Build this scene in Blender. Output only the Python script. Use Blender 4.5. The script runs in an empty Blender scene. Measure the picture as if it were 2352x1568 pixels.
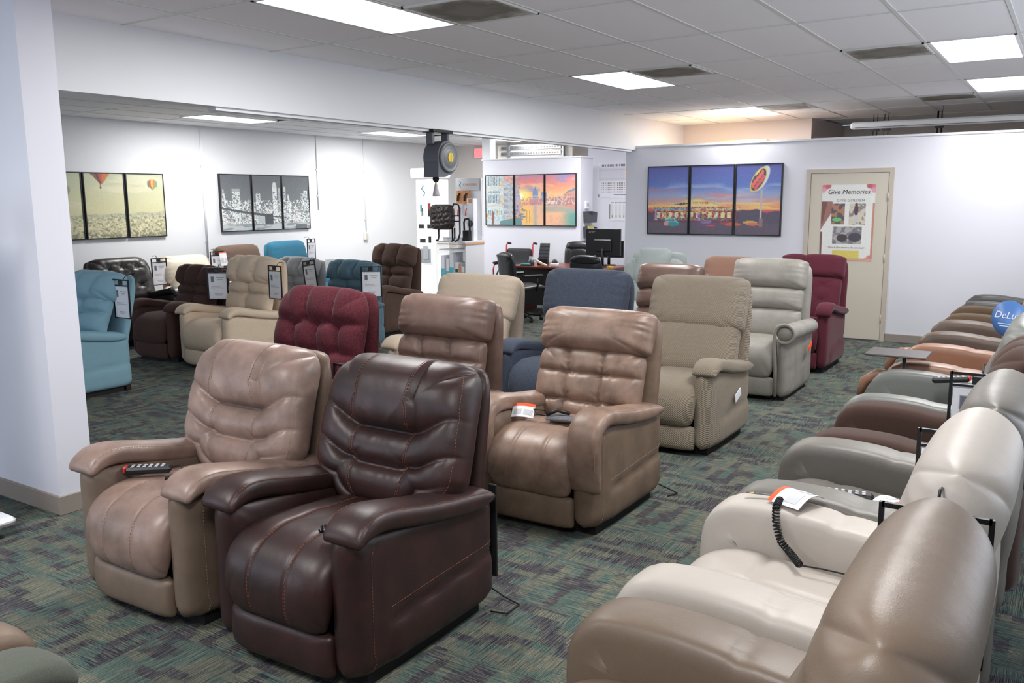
import bpy, math, random
import numpy as np
from mathutils import Vector, Matrix

random.seed(7)
SC = bpy.context.scene
COL = SC.collection

# ------------------------------------------------------------------ camera
CAM_H = 1.75
YAW, PITCH, ROLL, FPX = 0.5775, 0.163, -0.0067, 1973.3
cam_d = bpy.data.cameras.new('camera')
cam_d.sensor_fit = 'HORIZONTAL'; cam_d.sensor_width = 36.0
cam_d.lens = FPX / 2352 * 36.0
cam_d.clip_start = 0.05
cam = bpy.data.objects.new('camera', cam_d); COL.objects.link(cam)
_f = Vector((math.cos(YAW) * math.cos(PITCH), math.sin(YAW) * math.cos(PITCH), -math.sin(PITCH)))
_r = Vector((math.sin(YAW), -math.cos(YAW), 0)); _u = _r.cross(_f)
_r2 = math.cos(ROLL) * _r + math.sin(ROLL) * _u; _u2 = -math.sin(ROLL) * _r + math.cos(ROLL) * _u
cam.matrix_world = Matrix(((_r2.x, _u2.x, -_f.x, 0), (_r2.y, _u2.y, -_f.y, 0), (_r2.z, _u2.z, -_f.z, CAM_H), (0, 0, 0, 1)))
SC.camera = cam

# ------------------------------------------------------------------ world, daylight, exposure
world = bpy.data.worlds.new('world'); SC.world = world; world.use_nodes = True
world.node_tree.nodes['Background'].inputs[0].default_value = (0.62, 0.75, 1.0, 1)
world.node_tree.nodes['Background'].inputs[1].default_value = 1.0
SC.view_settings.view_transform = 'Standard'
SC.view_settings.look = 'None'
SC.view_settings.exposure = 0.26
SC.view_settings.gamma = 1.0
SC.view_settings.use_curve_mapping = False

def area(name, loc, size, rot, power, color, spread=180):
    l = bpy.data.lights.new(name, 'AREA'); l.shape = 'RECTANGLE'
    l.size, l.size_y = size; l.energy = power; l.color = color; l.spread = math.radians(spread)
    o = bpy.data.objects.new(name, l); o.location = loc; o.rotation_euler = rot
    COL.objects.link(o); return o
PANEL_W = 45.0
# daylight entering by the shop windows behind the camera and in the right hand wall
area('daylight_front_window', (-3.85, 2.6, 1.45), (6.0, 2.2), (0, math.radians(-90), 0), 66, (0.80, 0.88, 1.0))
area('added_hall_daylight', (-3.85, 8.9, 1.45), (3.4, 2.2), (0, math.radians(-90), 0), 100, (0.80, 0.88, 1.0))  # unseen source added to brighten the side hall from the front
area('daylight_side_window', (5.9, -1.42, 1.55), (3.8, 1.9), (math.radians(90), 0, 0), 48, (0.86, 0.92, 1.0))

# ------------------------------------------------------------------ helpers
def s2l(c):
    c = np.asarray(c, float) / 255.0
    return np.where(c <= 0.04045, c / 12.92, ((c + 0.055) / 1.055) ** 2.4)
def rgb(r, g, b): return tuple(s2l((r, g, b))) + (1.0,)

def mesh_from(verts, faces, smooth=True):
    """verts (n,3) array; faces (m,k) int array or list of lists"""
    me = bpy.data.meshes.new('m')
    verts = np.asarray(verts, np.float32)
    me.vertices.add(len(verts)); me.vertices.foreach_set('co', verts.ravel())
    if isinstance(faces, np.ndarray):
        k = faces.shape[1]; n = len(faces)
        idx = faces.ravel(); starts = np.arange(n) * k; tot = np.full(n, k)
    else:
        idx = np.array([i for f in faces for i in f]); tot = np.array([len(f) for f in faces])
        starts = np.concatenate([[0], np.cumsum(tot)[:-1]]); n = len(faces)
    me.loops.add(len(idx)); me.loops.foreach_set('vertex_index', idx.astype(np.int32))
    me.polygons.add(n)
    me.polygons.foreach_set('loop_start', starts.astype(np.int32))
    me.polygons.foreach_set('loop_total', tot.astype(np.int32))
    me.polygons.foreach_set('use_smooth', np.full(n, smooth))
    me.update(calc_edges=True); me.validate()
    return me

def obj(name, me, m, parent=None, loc=None, rotz=None):
    o = bpy.data.objects.new(name, me); COL.objects.link(o); me.name = name
    if m is not None:
        me.materials.clear(); me.materials.append(m)
    if parent is not None: o.parent = parent
    if loc is not None: o.location = loc
    if rotz is not None: o.rotation_euler = (0, 0, rotz)
    return o
def tag(o, label, cat, group=None):
    o['label'] = label; o['category'] = cat
    if group: o['group'] = group
    return o
def thing(name, label, cat, loc=(0, 0, 0), rotz=0.0, group=None, scale=None):
    o = bpy.data.objects.new(name, None); COL.objects.link(o); o.empty_display_size = 0.1
    o.location = loc; o.rotation_euler = (0, 0, rotz)
    if scale: o.scale = scale
    return tag(o, label, cat, group)
def struct(name, me, m, label=None, parent=None):
    o = obj(name, me, m, parent)
    if parent is None: o['kind'] = 'structure'
    if label: o['label'] = label
    return o

class MB:
    """collects simple solids into one mesh"""
    def __init__(s): s.v = []; s.f = []; s.sm = []
    def add(s, v, f, smooth=False):
        o = len(s.v); s.v += [tuple(p) for p in v]; s.f += [[i + o for i in q] for q in f]; s.sm += [smooth] * len(f); return s
    def box(s, a, b, bev=0.0):
        x0, y0, z0 = [min(a[i], b[i]) for i in range(3)]; x1, y1, z1 = [max(a[i], b[i]) for i in range(3)]
        if bev <= 0:
            v = [(x0, y0, z0), (x1, y0, z0), (x1, y1, z0), (x0, y1, z0), (x0, y0, z1), (x1, y0, z1), (x1, y1, z1), (x0, y1, z1)]
            return s.add(v, [(0, 3, 2, 1), (4, 5, 6, 7), (0, 1, 5, 4), (1, 2, 6, 5), (2, 3, 7, 6), (3, 0, 4, 7)])
        bev = min(bev, (x1 - x0) * .49, (y1 - y0) * .49, (z1 - z0) * .49)
        v = []; c = [(x0, x1), (y0, y1), (z0, z1)]
        def idx(i, j, k, ax): return ((i * 2 + j) * 2 + k) * 3 + ax
        for i in (0, 1):
            for j in (0, 1):
                for k in (0, 1):
                    for ax in range(3):
                        p = [c[0][i], c[1][j], c[2][k]]; sg = [1 if t == 0 else -1 for t in (i, j, k)]
                        for a_ in range(3):
                            if a_ != ax: p[a_] += sg[a_] * bev
                        v.append(p)
        f = []
        for ax in range(3):
            for t in (0, 1):
                q = []
                for (m_, n_) in ((0, 0), (1, 0), (1, 1), (0, 1)):
                    ijk = [0, 0, 0]; ijk[ax] = t; ijk[(ax + 1) % 3] = m_; ijk[(ax + 2) % 3] = n_
                    q.append(idx(*ijk, ax))
                f.append(q if t else q[::-1])
        for ax in range(3):
            b1, b2 = (ax + 1) % 3, (ax + 2) % 3
            for m_ in (0, 1):
                for n_ in (0, 1):
                    lo = [0, 0, 0]; lo[b1] = m_; lo[b2] = n_; hi = list(lo); hi[ax] = 1
                    q = [idx(*lo, b1), idx(*hi, b1), idx(*hi, b2), idx(*lo, b2)]
                    f.append(q if (m_ == n_) else q[::-1])
        for i in (0, 1):
            for j in (0, 1):
                for k in (0, 1):
                    q = [idx(i, j, k, 0), idx(i, j, k, 1), idx(i, j, k, 2)]
                    f.append(q if (i + j + k) % 2 == 1 else q[::-1])
        return s.add(v, f)
    def tube(s, pts, r, seg=8, cap=True, smooth=True):
        P = [Vector(p) for p in pts]; n = len(P)
        rs = r if isinstance(r, (list, tuple)) else [r] * n
        v = []; up = Vector((0, 0, 1))
        t0 = (P[1] - P[0]).normalized()
        if abs(t0.dot(up)) > .95: up = Vector((1, 0, 0))
        nrm = (up - t0 * up.dot(t0)).normalized()
        for i in range(n):
            t = (P[min(i + 1, n - 1)] - P[max(i - 1, 0)])
            t = t.normalized() if t.length > 1e-9 else t0
            nrm = (nrm - t * nrm.dot(t)).normalized(); b = t.cross(nrm)
            for k in range(seg):
                a = 2 * math.pi * k / seg
                v.append(P[i] + (nrm * math.cos(a) + b * math.sin(a)) * rs[i])
        f = []
        for i in range(n - 1):
            for k in range(seg):
                k2 = (k + 1) % seg
                f.append((i * seg + k, i * seg + k2, (i + 1) * seg + k2, (i + 1) * seg + k))
        if cap: f.append(tuple(range(seg))[::-1]); f.append(tuple((n - 1) * seg + k for k in range(seg)))
        return s.add(v, f, smooth)
    def lathe(s, prof, center=(0, 0, 0), axis='z', seg=32):
        v = []; n = len(prof)
        for (r, h) in prof:
            for k in range(seg):
                a = 2 * math.pi * k / seg; c, d = r * math.cos(a), r * math.sin(a)
                p = {'z': (c, d, h), 'x': (h, c, d), 'y': (d, h, c)}[axis]
                v.append([p[i] + center[i] for i in range(3)])
        f = []
        for i in range(n - 1):
            for k in range(seg):
                k2 = (k + 1) % seg
                f.append((i * seg + k, i * seg + k2, (i + 1) * seg + k2, (i + 1) * seg + k))
        f.append(tuple(range(seg))[::-1]); f.append(tuple((n - 1) * seg + k for k in range(seg)))
        return s.add(v, f, True)
    def prism(s, poly, h0, h1, axis='z'):
        """poly in the plane normal to the axis: z->(x,y), y->(x,z), x->(y,z)"""
        def P(p, h): return {'z': (p[0], p[1], h), 'y': (p[0], h, p[1]), 'x': (h, p[0], p[1])}[axis]
        n = len(poly); v = [P(p, h0) for p in poly] + [P(p, h1) for p in poly]
        f = [tuple(range(n))[::-1], tuple(range(n, 2 * n))] + [(i, (i + 1) % n, n + (i + 1) % n, n + i) for i in range(n)]
        return s.add(v, f)
    def mesh(s):
        me = bpy.data.meshes.new('m'); me.from_pydata([tuple(p) for p in s.v], [], s.f)
        me.polygons.foreach_set('use_smooth', s.sm); me.update()
        import bmesh
        bm = bmesh.new(); bm.from_mesh(me); bmesh.ops.recalc_face_normals(bm, faces=bm.faces); bm.to_mesh(me); bm.free()
        return me
    def build(s, name, m, parent=None, loc=None, rotz=None): return obj(name, s.mesh(), m, parent, loc, rotz)
def box(name, a, b, m, parent=None, bev=0.0): return MB().box(a, b, bev).build(name, m, parent)

# ------------------------------------------------------------------ materials
MATS = {}
def mat(name, color, rough=0.6, metal=0.0, spec=0.5, **kw):
    if name in MATS: return MATS[name]
    m = bpy.data.materials.new(name); m.use_nodes = True
    b = m.node_tree.nodes['Principled BSDF']
    b.inputs['Base Color'].default_value = color; b.inputs['Roughness'].default_value = rough
    b.inputs['Metallic'].default_value = metal; b.inputs['Specular IOR Level'].default_value = spec
    for k, v in kw.items(): b.inputs[k.replace('_', ' ')].default_value = v
    MATS[name] = m; return m
def nd(m, t, **kw):
    n = m.node_tree.nodes.new(t)
    for k, v in kw.items():
        if k in n.bl_rna.properties: setattr(n, k, v)
        else: n.inputs[k.replace('_', ' ')].default_value = v
    return n
def ln(m, a, b): m.node_tree.links.new(a, b)
def mixc(m, fac, c1, c2, mode='MIX'):
    n = m.node_tree.nodes.new('ShaderNodeMix'); n.data_type = 'RGBA'; n.blend_type = mode
    for i, x in ((0, fac), (6, c1), (7, c2)):
        if hasattr(x, 'is_linked'): ln(m, x, n.inputs[i])
        else: n.inputs[i].default_value = x
    return n.outputs[2]
def mth(m, op, a, b=None, c=None):
    n = m.node_tree.nodes.new('ShaderNodeMath'); n.operation = op
    for i, x in enumerate((a, b, c)):
        if x is None: continue
        if hasattr(x, 'is_linked'): ln(m, x, n.inputs[i])
        else: n.inputs[i].default_value = x
    return n.outputs[0]
def ramp(m, fac, stops, interp='LINEAR'):
    n = m.node_tree.nodes.new('ShaderNodeValToRGB'); n.color_ramp.interpolation = interp
    e = n.color_ramp.elements
    while len(e) < len(stops): e.new(0.5)
    for i, (p, c) in enumerate(stops): e[i].position = p; e[i].color = c
    ln(m, fac, n.inputs[0]); return n.outputs[0]

def leather(name, c, c2=None, rough=0.42, mottle=5.0, amount=0.5, spec=0.5):
    """smooth upholstery leather with a soft two tone mottle and a fine grain"""
    if name in MATS: return MATS[name]
    c2 = c2 or tuple(x * .72 for x in c[:3]) + (1,)
    m = mat(name, c, rough, 0, spec); b = m.node_tree.nodes['Principled BSDF']
    tc = nd(m, 'ShaderNodeTexCoord')
    n1 = nd(m, 'ShaderNodeTexNoise', Scale=mottle, Detail=5.0, Roughness=.62); ln(m, tc.outputs['Object'], n1.inputs['Vector'])
    f = ramp(m, n1.outputs['Fac'], [(.36, (0, 0, 0, 1)), (.66, (1, 1, 1, 1))])
    ln(m, mixc(m, mth(m, 'MULTIPLY', f, amount), c, c2), b.inputs['Base Color'])
    n2 = nd(m, 'ShaderNodeTexVoronoi', Scale=420.0); ln(m, tc.outputs['Object'], n2.inputs['Vector'])
    bp = nd(m, 'ShaderNodeBump', Strength=.10, Distance=.002); ln(m, n2.outputs['Distance'], bp.inputs['Height'])
    n3 = nd(m, 'ShaderNodeTexNoise', Scale=14.0, Detail=3.0); ln(m, tc.outputs['Object'], n3.inputs['Vector'])
    bp2 = nd(m, 'ShaderNodeBump', Strength=.16, Distance=.012); ln(m, n3.outputs['Fac'], bp2.inputs['Height']); ln(m, bp.outputs['Normal'], bp2.inputs['Normal'])
    ln(m, bp2.outputs['Normal'], b.inputs['Normal'])
    ln(m, mth(m, 'ADD', mth(m, 'MULTIPLY', n1.outputs['Fac'], .22), rough - .11), b.inputs['Roughness'])
    return m
def fabric(name, c, c2=None, scale=260.0, amount=.55, rough=.92, bump=.35, wave=None):
    if name in MATS: return MATS[name]
    c2 = c2 or tuple(x * .6 for x in c[:3]) + (1,)
    m = mat(name, c, rough, 0, .2); b = m.node_tree.nodes['Principled BSDF']
    b.inputs['Sheen Weight'].default_value = .12; b.inputs['Sheen Roughness'].default_value = .4
    tc = nd(m, 'ShaderNodeTexCoord')
    n1 = nd(m, 'ShaderNodeTexNoise', Scale=scale, Detail=3.0, Roughness=.7); ln(m, tc.outputs['Object'], n1.inputs['Vector'])
    n0 = nd(m, 'ShaderNodeTexNoise', Scale=9.0, Detail=3.0); ln(m, tc.outputs['Object'], n0.inputs['Vector'])
    f = ramp(m, n1.outputs['Fac'], [(.38, (0, 0, 0, 1)), (.64, (1, 1, 1, 1))])
    h = n1.outputs['Fac']
    col = mixc(m, mth(m, 'MULTIPLY', f, amount), c, c2)
    if wave:
        w = nd(m, 'ShaderNodeTexWave', Scale=wave, Distortion=.6); w.bands_direction = 'DIAGONAL'; ln(m, tc.outputs['Object'], w.inputs['Vector'])
        h = mth(m, 'ADD', mth(m, 'MULTIPLY', w.outputs['Fac'], 1.2), mth(m, 'MULTIPLY', n1.outputs['Fac'], .4))
        col = mixc(m, mth(m, 'MULTIPLY', w.outputs['Fac'], .45), col, c2)
    col = mixc(m, mth(m, 'MULTIPLY', n0.outputs['Fac'], .22), col, tuple(min(1, x * 1.25) for x in c[:3]) + (1,))
    ln(m, col, b.inputs['Base Color'])
    bp = nd(m, 'ShaderNodeBump', Strength=bump, Distance=.004); ln(m, h, bp.inputs['Height']); ln(m, bp.outputs['Normal'], b.inputs['Normal'])
    return m
def paint(name, c, rough=.55, bump=.05, scale=60.0):
    if name in MATS: return MATS[name]
    m = mat(name, c, rough, 0, .4); b = m.node_tree.nodes['Principled BSDF']
    tc = nd(m, 'ShaderNodeTexCoord')
    n = nd(m, 'ShaderNodeTexNoise', Scale=scale, Detail=4.0); ln(m, tc.outputs['Object'], n.inputs['Vector'])
    n2 = nd(m, 'ShaderNodeTexNoise', Scale=1.3, Detail=3.0); ln(m, tc.outputs['Object'], n2.inputs['Vector'])
    ln(m, mixc(m, mth(m, 'MULTIPLY', n2.outputs['Fac'], .10), c, tuple(x * .86 for x in c[:3]) + (1,)), b.inputs['Base Color'])
    bp = nd(m, 'ShaderNodeBump', Strength=bump, Distance=.004); ln(m, n.outputs['Fac'], bp.inputs['Height']); ln(m, bp.outputs['Normal'], b.inputs['Normal'])
    return m
def emit(name, c, strength):
    if name in MATS: return MATS[name]
    m = mat(name, c, .4); b = m.node_tree.nodes['Principled BSDF']
    b.inputs['Emission Color'].default_value = c; b.inputs['Emission Strength'].default_value = strength
    return m
def vcol(name, rough=.35, spec=.4):
    if name in MATS: return MATS[name]
    m = mat(name, (1, 1, 1, 1), rough, 0, spec); b = m.node_tree.nodes['Principled BSDF']
    a = nd(m, 'ShaderNodeAttribute', attribute_name='print'); ln(m, a.outputs['Color'], b.inputs['Base Color'])
    return m

def carpet():
    m = mat('carpet', rgb(60, 80, 80), .97, 0, .12); b = m.node_tree.nodes['Principled BSDF']
    tc = nd(m, 'ShaderNodeTexCoord'); sp = nd(m, 'ShaderNodeSeparateXYZ'); ln(m, tc.outputs['Object'], sp.inputs[0])
    x, y = sp.outputs['X'], sp.outputs['Y']
    # quarter turned half metre tiles
    par = mth(m, 'MODULO', mth(m, 'ABSOLUTE', mth(m, 'ADD', mth(m, 'FLOOR', mth(m, 'MULTIPLY', x, 2.0)), mth(m, 'FLOOR', mth(m, 'MULTIPLY', y, 2.0)))), 2.0)
    cmb1 = nd(m, 'ShaderNodeCombineXYZ'); ln(m, x, cmb1.inputs[0]); ln(m, y, cmb1.inputs[1])
    cmb2 = nd(m, 'ShaderNodeCombineXYZ'); ln(m, y, cmb2.inputs[0]); ln(m, x, cmb2.inputs[1])
    mx = nd(m, 'ShaderNodeMix', data_type='VECTOR'); ln(m, par, mx.inputs[0]); ln(m, cmb1.outputs[0], mx.inputs[4]); ln(m, cmb2.outputs[0], mx.inputs[5])
    V = mx.outputs[1]
    def aniso(vec, sx, sy, detail=2.0, off=0.0):
        mp = nd(m, 'ShaderNodeMapping'); mp.inputs['Scale'].default_value = (sx, sy, 1); mp.inputs['Location'].default_value = (off, off * .7, 0)
        ln(m, vec, mp.inputs['Vector'])
        n = nd(m, 'ShaderNodeTexNoise', Scale=1.0, Detail=detail, Roughness=.55); n.noise_dimensions = '2D'; ln(m, mp.outputs[0], n.inputs['Vector']); return n.outputs['Fac']
    # staggered blocks whose ends are frayed by the yarn
    fr = aniso(V, 9, 150, 2.0, 5.0)
    fr2 = aniso(V, 160, 12, 2.0, 7.0)
    s2 = nd(m, 'ShaderNodeSeparateXYZ'); ln(m, V, s2.inputs[0])
    def blocks(bx, by, seed):
        row = mth(m, 'FLOOR', mth(m, 'ADD', mth(m, 'MULTIPLY', s2.outputs['X'], 1 / by), mth(m, 'MULTIPLY', fr2, .7)))
        sh = mth(m, 'MULTIPLY', mth(m, 'SINE', mth(m, 'MULTIPLY', row, 12.9898 + seed)), 3.7)
        cx = mth(m, 'ADD', mth(m, 'ADD', mth(m, 'MULTIPLY', s2.outputs['Y'], 1 / bx), sh), mth(m, 'MULTIPLY', fr, 1.5))
        c = nd(m, 'ShaderNodeCombineXYZ'); ln(m, mth(m, 'FLOOR', cx), c.inputs[0]); ln(m, row, c.inputs[1]); c.inputs[2].default_value = seed
        w = nd(m, 'ShaderNodeTexWhiteNoise'); ln(m, c.outputs[0], w.inputs['Vector']); return w.outputs['Value']
    bk = blocks(.125, .05, 1.0)
    streak = aniso(V, 4, 250, 3.0)
    st2 = aniso(V, 9, 330, 2.0, 9.0)
    st3 = aniso(V, 30, 300, 2.0, 4.0)
    base = ramp(m, streak, [(.34, rgb(62, 76, 72)), (.46, rgb(88, 100, 90)), (.56, rgb(118, 118, 102)), (.68, rgb(146, 140, 122))])
    teal = ramp(m, streak, [(.34, rgb(48, 68, 71)), (.50, rgb(74, 100, 96)), (.66, rgb(106, 124, 112))])
    dark = ramp(m, streak, [(.36, rgb(46, 45, 58)), (.52, rgb(58, 57, 70)), (.70, rgb(92, 90, 90))])
    c1 = mixc(m, mth(m, 'GREATER_THAN', bk, .36), teal, base)
    c2 = mixc(m, mth(m, 'GREATER_THAN', bk, .68), c1, dark)
    big = aniso(tc.outputs['Object'], 3.2, 3.2, 2.0, 3.0)
    c3 = mixc(m, mth(m, 'MULTIPLY', ramp(m, big, [(.46, (0, 0, 0, 1)), (.66, (1, 1, 1, 1))]), .25), c2, dark)
    c4 = mixc(m, mth(m, 'MULTIPLY', ramp(m, st2, [(.48, (0, 0, 0, 1)), (.66, (1, 1, 1, 1))]), .65), c3, rgb(142, 138, 124))
    c4 = mixc(m, mth(m, 'MULTIPLY', ramp(m, st3, [(.50, (0, 0, 0, 1)), (.66, (1, 1, 1, 1))]), .45), c4, rgb(52, 56, 64))
    ln(m, c4, b.inputs['Base Color'])
    nz = nd(m, 'ShaderNodeTexNoise', Scale=380.0, Detail=2.0); ln(m, tc.outputs['Object'], nz.inputs['Vector'])
    bp = nd(m, 'ShaderNodeBump', Strength=.5, Distance=.006); ln(m, mth(m, 'ADD', nz.outputs['Fac'], streak), bp.inputs['Height']); ln(m, bp.outputs['Normal'], b.inputs['Normal'])
    return m

M_wall = paint('wall_paint', rgb(226, 228, 232))
M_wallcool = paint('wall_paint_cool', rgb(224, 225, 235))
M_ceil = paint('ceiling_tile_white', rgb(244, 243, 246), .9, .25, 240.0)
M_grid = mat('ceiling_grid_metal', rgb(216, 217, 215), .5)
M_trim = paint('taupe_trim_paint', rgb(196, 186, 174), .5)
M_door = paint('door_paint', rgb(208, 201, 188), .5)
M_base = mat('baseboard_vinyl', rgb(150, 140, 132), .55)
M_black = mat('black_plastic', rgb(24, 24, 28), .4)
M_softblack = mat('black_rubber', rgb(16, 16, 18), .7)
M_blackmet = mat('black_metal', rgb(20, 20, 24), .35, .3)
M_white = mat('white_plastic', rgb(236, 238, 242), .4)
M_paper = mat('paper_white', rgb(238, 240, 248), .7)
M_chrome = mat('chrome', rgb(200, 200, 205), .18, 1.0)
M_steel = mat('steel', rgb(150, 152, 156), .35, .9)
M_carpet = carpet()

# ------------------------------------------------------------------ soft shapes
def ss(a, b, x):
    t = np.clip((x - a) / (b - a), 0, 1); return t * t * (3 - 2 * t)
def crease(d, w, depth): return -depth * np.exp(-np.abs(d) / w)
_FC = {}
def grid_faces(nu, nv):
    if (nu, nv) in _FC: return _FC[(nu, nv)]
    i, j = np.meshgrid(np.arange(nv - 1), np.arange(nu - 1), indexing='ij')
    a = (i * nu + j).ravel()
    front = np.stack([a, a + 1, a + nu + 1, a + nu], 1)
    ids = np.full((nv, nu), -1); bi = np.zeros((nv, nu), bool); bi[0] = bi[-1] = True; bi[:, 0] = bi[:, -1] = True
    full = np.arange(nu * nv).reshape(nv, nu); inner = ~bi
    ids[bi] = full[bi]; ids[inner] = nu * nv + np.arange(inner.sum()); ids = ids.ravel()
    back = ids[np.stack([a, a + nu, a + nu + 1, a + 1], 1)]
    _FC[(nu, nv)] = (np.concatenate([front, back]), inner.ravel())
    return _FC[(nu, nv)]
class Path:
    """smooth curve in the x z plane of a chair, drawn from front bottom over the top to the back"""
    def __init__(s, pts, n=160):
        P = np.array(pts, float); P = np.vstack([2 * P[0] - P[1], P, 2 * P[-1] - P[-2]])
        out = []
        for i in range(1, len(P) - 2):
            t = np.linspace(0, 1, 24, endpoint=False)[:, None]
            p0, p1, p2, p3 = P[i - 1], P[i], P[i + 1], P[i + 2]
            out.append(.5 * ((2 * p1) + (-p0 + p2) * t + (2 * p0 - 5 * p1 + 4 * p2 - p3) * t ** 2 + (-p0 + 3 * p1 - 3 * p2 + p3) * t ** 3))
        C = np.vstack(out + [P[-2:-1]])
        d = np.r_[0, np.cumsum(np.hypot(*np.diff(C, axis=0).T))]
        s.L = d[-1]; q = np.linspace(0, s.L, n)
        s.q = q; s.x = np.interp(q, d, C[:, 0]); s.z = np.interp(q, d, C[:, 1])
        tx, tz = np.gradient(s.x, q), np.gradient(s.z, q)
        k = np.ones(5) / 5
        tx = np.convolve(np.pad(tx, 2, 'edge'), k, 'valid'); tz = np.convolve(np.pad(tz, 2, 'edge'), k, 'valid')
        h = np.hypot(tx, tz); s.nx, s.nz = -tz / h, tx / h
    def sub(s, f0, f1):
        p = Path.__new__(Path); m = (s.q >= f0 * s.L - 1e-6) & (s.q <= f1 * s.L + 1e-6)
        p.q = s.q[m] - s.q[m][0]; p.L = p.q[-1]; p.x, p.z, p.nx, p.nz = s.x[m], s.z[m], s.nx[m], s.nz[m]; return p
    def fmap(s, yc=0.0):
        def f(a, b, c):
            q = b + s.L / 2
            over = q - np.clip(q, 0, s.L); qc = np.clip(q, 0, s.L)
            X, Z, NX, NZ = [np.interp(qc, s.q, k) for k in (s.x, s.z, s.nx, s.nz)]
            return X + NX * c + NZ * over, a + yc, Z + NZ * c - NX * over
        return f
def pillow(W, H, Tf, Tb, nu, nv, fmap, relief=None, n=6.0, p=5.0, taper=None, pv=None):
    pv = pv or p
    def ev(U, V, off=0.0, side=1):
        m = np.maximum(np.abs(U), np.abs(V)); g = (np.abs(U) ** n + np.abs(V) ** n) ** (1 / n)
        r = np.where(g > 1e-9, m / np.maximum(g, 1e-9), 1.0)
        a = U * r * W / 2; b = V * r * H / 2
        if taper is not None: a = a * taper(V)
        e = np.sqrt(np.clip((1 - np.abs(U) ** p) * (1 - np.abs(V) ** pv), 0, 1))
        c = (Tf * e + (relief(U, V) * e if relief is not None else 0) + off) if side > 0 else -Tb * e
        return np.stack(fmap(a, b, c), -1)
    def cl(k):
        t = np.linspace(-1, 1, k); return .55 * t + .45 * np.sin(np.pi / 2 * t)
    U, V = np.meshgrid(cl(nu), cl(nv))
    faces, inner = grid_faces(nu, nv)
    F = ev(U, V).reshape(-1, 3); B = ev(U, V, side=-1).reshape(-1, 3)[inner]
    v = np.concatenate([F, B])
    # make the shell face outward
    q = v[faces]; vol = np.einsum('ij,ij->i', q[:, 0] - q[:, 0].mean(0), np.cross(q[:, 1] - q[:, 0], q[:, 2] - q[:, 0])).sum()
    return mesh_from(v, faces if vol > 0 else faces[:, ::-1].copy()), ev
def stitches(evs, name, m, dash=.008, gap=.006, r=.0011, off=.0012):
    """evs: list of (ev, U array, V array, cushion): short thread dashes lying on each cushion"""
    sets = {}
    for ev, U, V, par in evs: sets.setdefault(par.name, (par, MB()))
    for ev, U, V, par in evs:
        mb = sets[par.name][1]
        P = ev(np.asarray(U, float), np.asarray(V, float), off)
        d = np.r_[0, np.cumsum(np.linalg.norm(np.diff(P, axis=0), axis=1))]
        for s0 in np.arange(.01, d[-1] - dash - .01, dash + gap):
            a, b = [np.array([np.interp(t, d, P[:, k]) for k in range(3)]) for t in (s0, s0 + dash)]
            mb.tube([a, b], r, 4, False)
    for par, mb in sets.values():
        o = mb.build(name, m, par); o['kind'] = 'stuff'

# ------------------------------------------------------------------ room shell
H_C = 2.877
GA, GB, GX, GY = 1.232, 0.6025, 5.952, 4.054        # ceiling grid pitch and origin
struct('floor', MB().box((-4, -1.6, -.1), (15.2, 11.4, 0)).mesh(), M_carpet, 'carpeted floor in mottled teal, tan and dark plum')
ceil = struct('ceiling', MB().box((-4, -1.6, H_C + .05), (15.2, 11.4, H_C + .15)).mesh(), M_ceil, 'suspended ceiling of white tiles in a metal grid')
def wall(name, a, b, m=None, label=None): return struct(name, MB().box(a, b).mesh(), m or M_wall, label)
wall('wall_left', (-4.0, 11.2, 0), (15.1, 11.32, H_C), label='white wall with balloon and skyline picture panels')
wall('wall_near_left', (2.51, 4.7, 0), (2.71, 6.7, H_C), M_wallcool, 'white end wall beside the opening')
wall('wall_header', (2.71, 5.25, 2.43), (11.27, 5.40, H_C + .03), label='white header beam over the wide opening')
struct('trim_1', MB().box((4.2, 5.28, 2.405), (11.2, 5.37, 2.43)).mesh(), M_wall)
wall('wall_partition', (11.27, -1.5, 0), (11.40, 5.25, 2.46), M_wallcool, 'low white partition wall with door and diner picture')
struct('trim_2', MB().box((11.255, -1.5, 2.46), (11.415, 5.25, 2.485)).mesh(), M_wall)
wall('wall_partition_end', (11.27, 5.25, 0), (14.2, 5.40, H_C + .03), M_wallcool)
wall('wall_stockroom', (13.0, 3.3, 0), (15.1, 5.25, H_C + .03), paint('wall_paint_pink', rgb(214, 202, 198)))
wall('wall_back', (15.0, -1.6, 0), (15.12, 11.3, H_C + .03), paint('wall_paint_warm', rgb(226, 220, 214)))
wall('wall_office', (13.1, 7.12, 0), (13.54, 9.15, 2.46), M_wallcool, 'low white wall with the canal picture panels')
struct('trim_3', MB().box((13.08, 7.10, 2.46), (13.56, 9.17, 2.485)).mesh(), M_wall)
wall('wall_office_post', (13.12, 9.0, 2.485), (13.3, 9.17, H_C + .03))
wall('wall_calendar', (14.2, 5.40, 0), (14.32, 7.56, H_C + .03), M_wallcool)
# outer walls with their windows (behind the camera and behind the right hand row)
def holed_wall(name, axis, pos, t, lo, hi, holes):
    mb = MB(); cur = lo
    def B(a0, a1, z0, z1):
        if axis == 'x': mb.box((pos, a0, z0), (pos + t, a1, z1))
        else: mb.box((a0, pos, z0), (a1, pos + t, z1))
    for (h0, h1, z0, z1) in holes:
        B(cur, h0, 0, H_C + .03); B(h0, h1, 0, z0); B(h0, h1, z1, H_C + .03); cur = h1
    B(cur, hi, 0, H_C + .03)
    return struct(name, mb.mesh(), M_wall)
holed_wall('wall_front', 'x', -4.0, .1, -1.6, 11.3, [(-.4, 5.6, .35, 2.55), (7.2, 10.6, .35, 2.55)])  # second hole is an unseen window added to light the side hall
holed_wall('wall_right', 'y', -1.6, .1, -4.0, 15.1, [(4.0, 7.9, .6, 2.5)])
M_alu = mat('window_aluminium', rgb(170, 172, 176), .35, .8)
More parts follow.
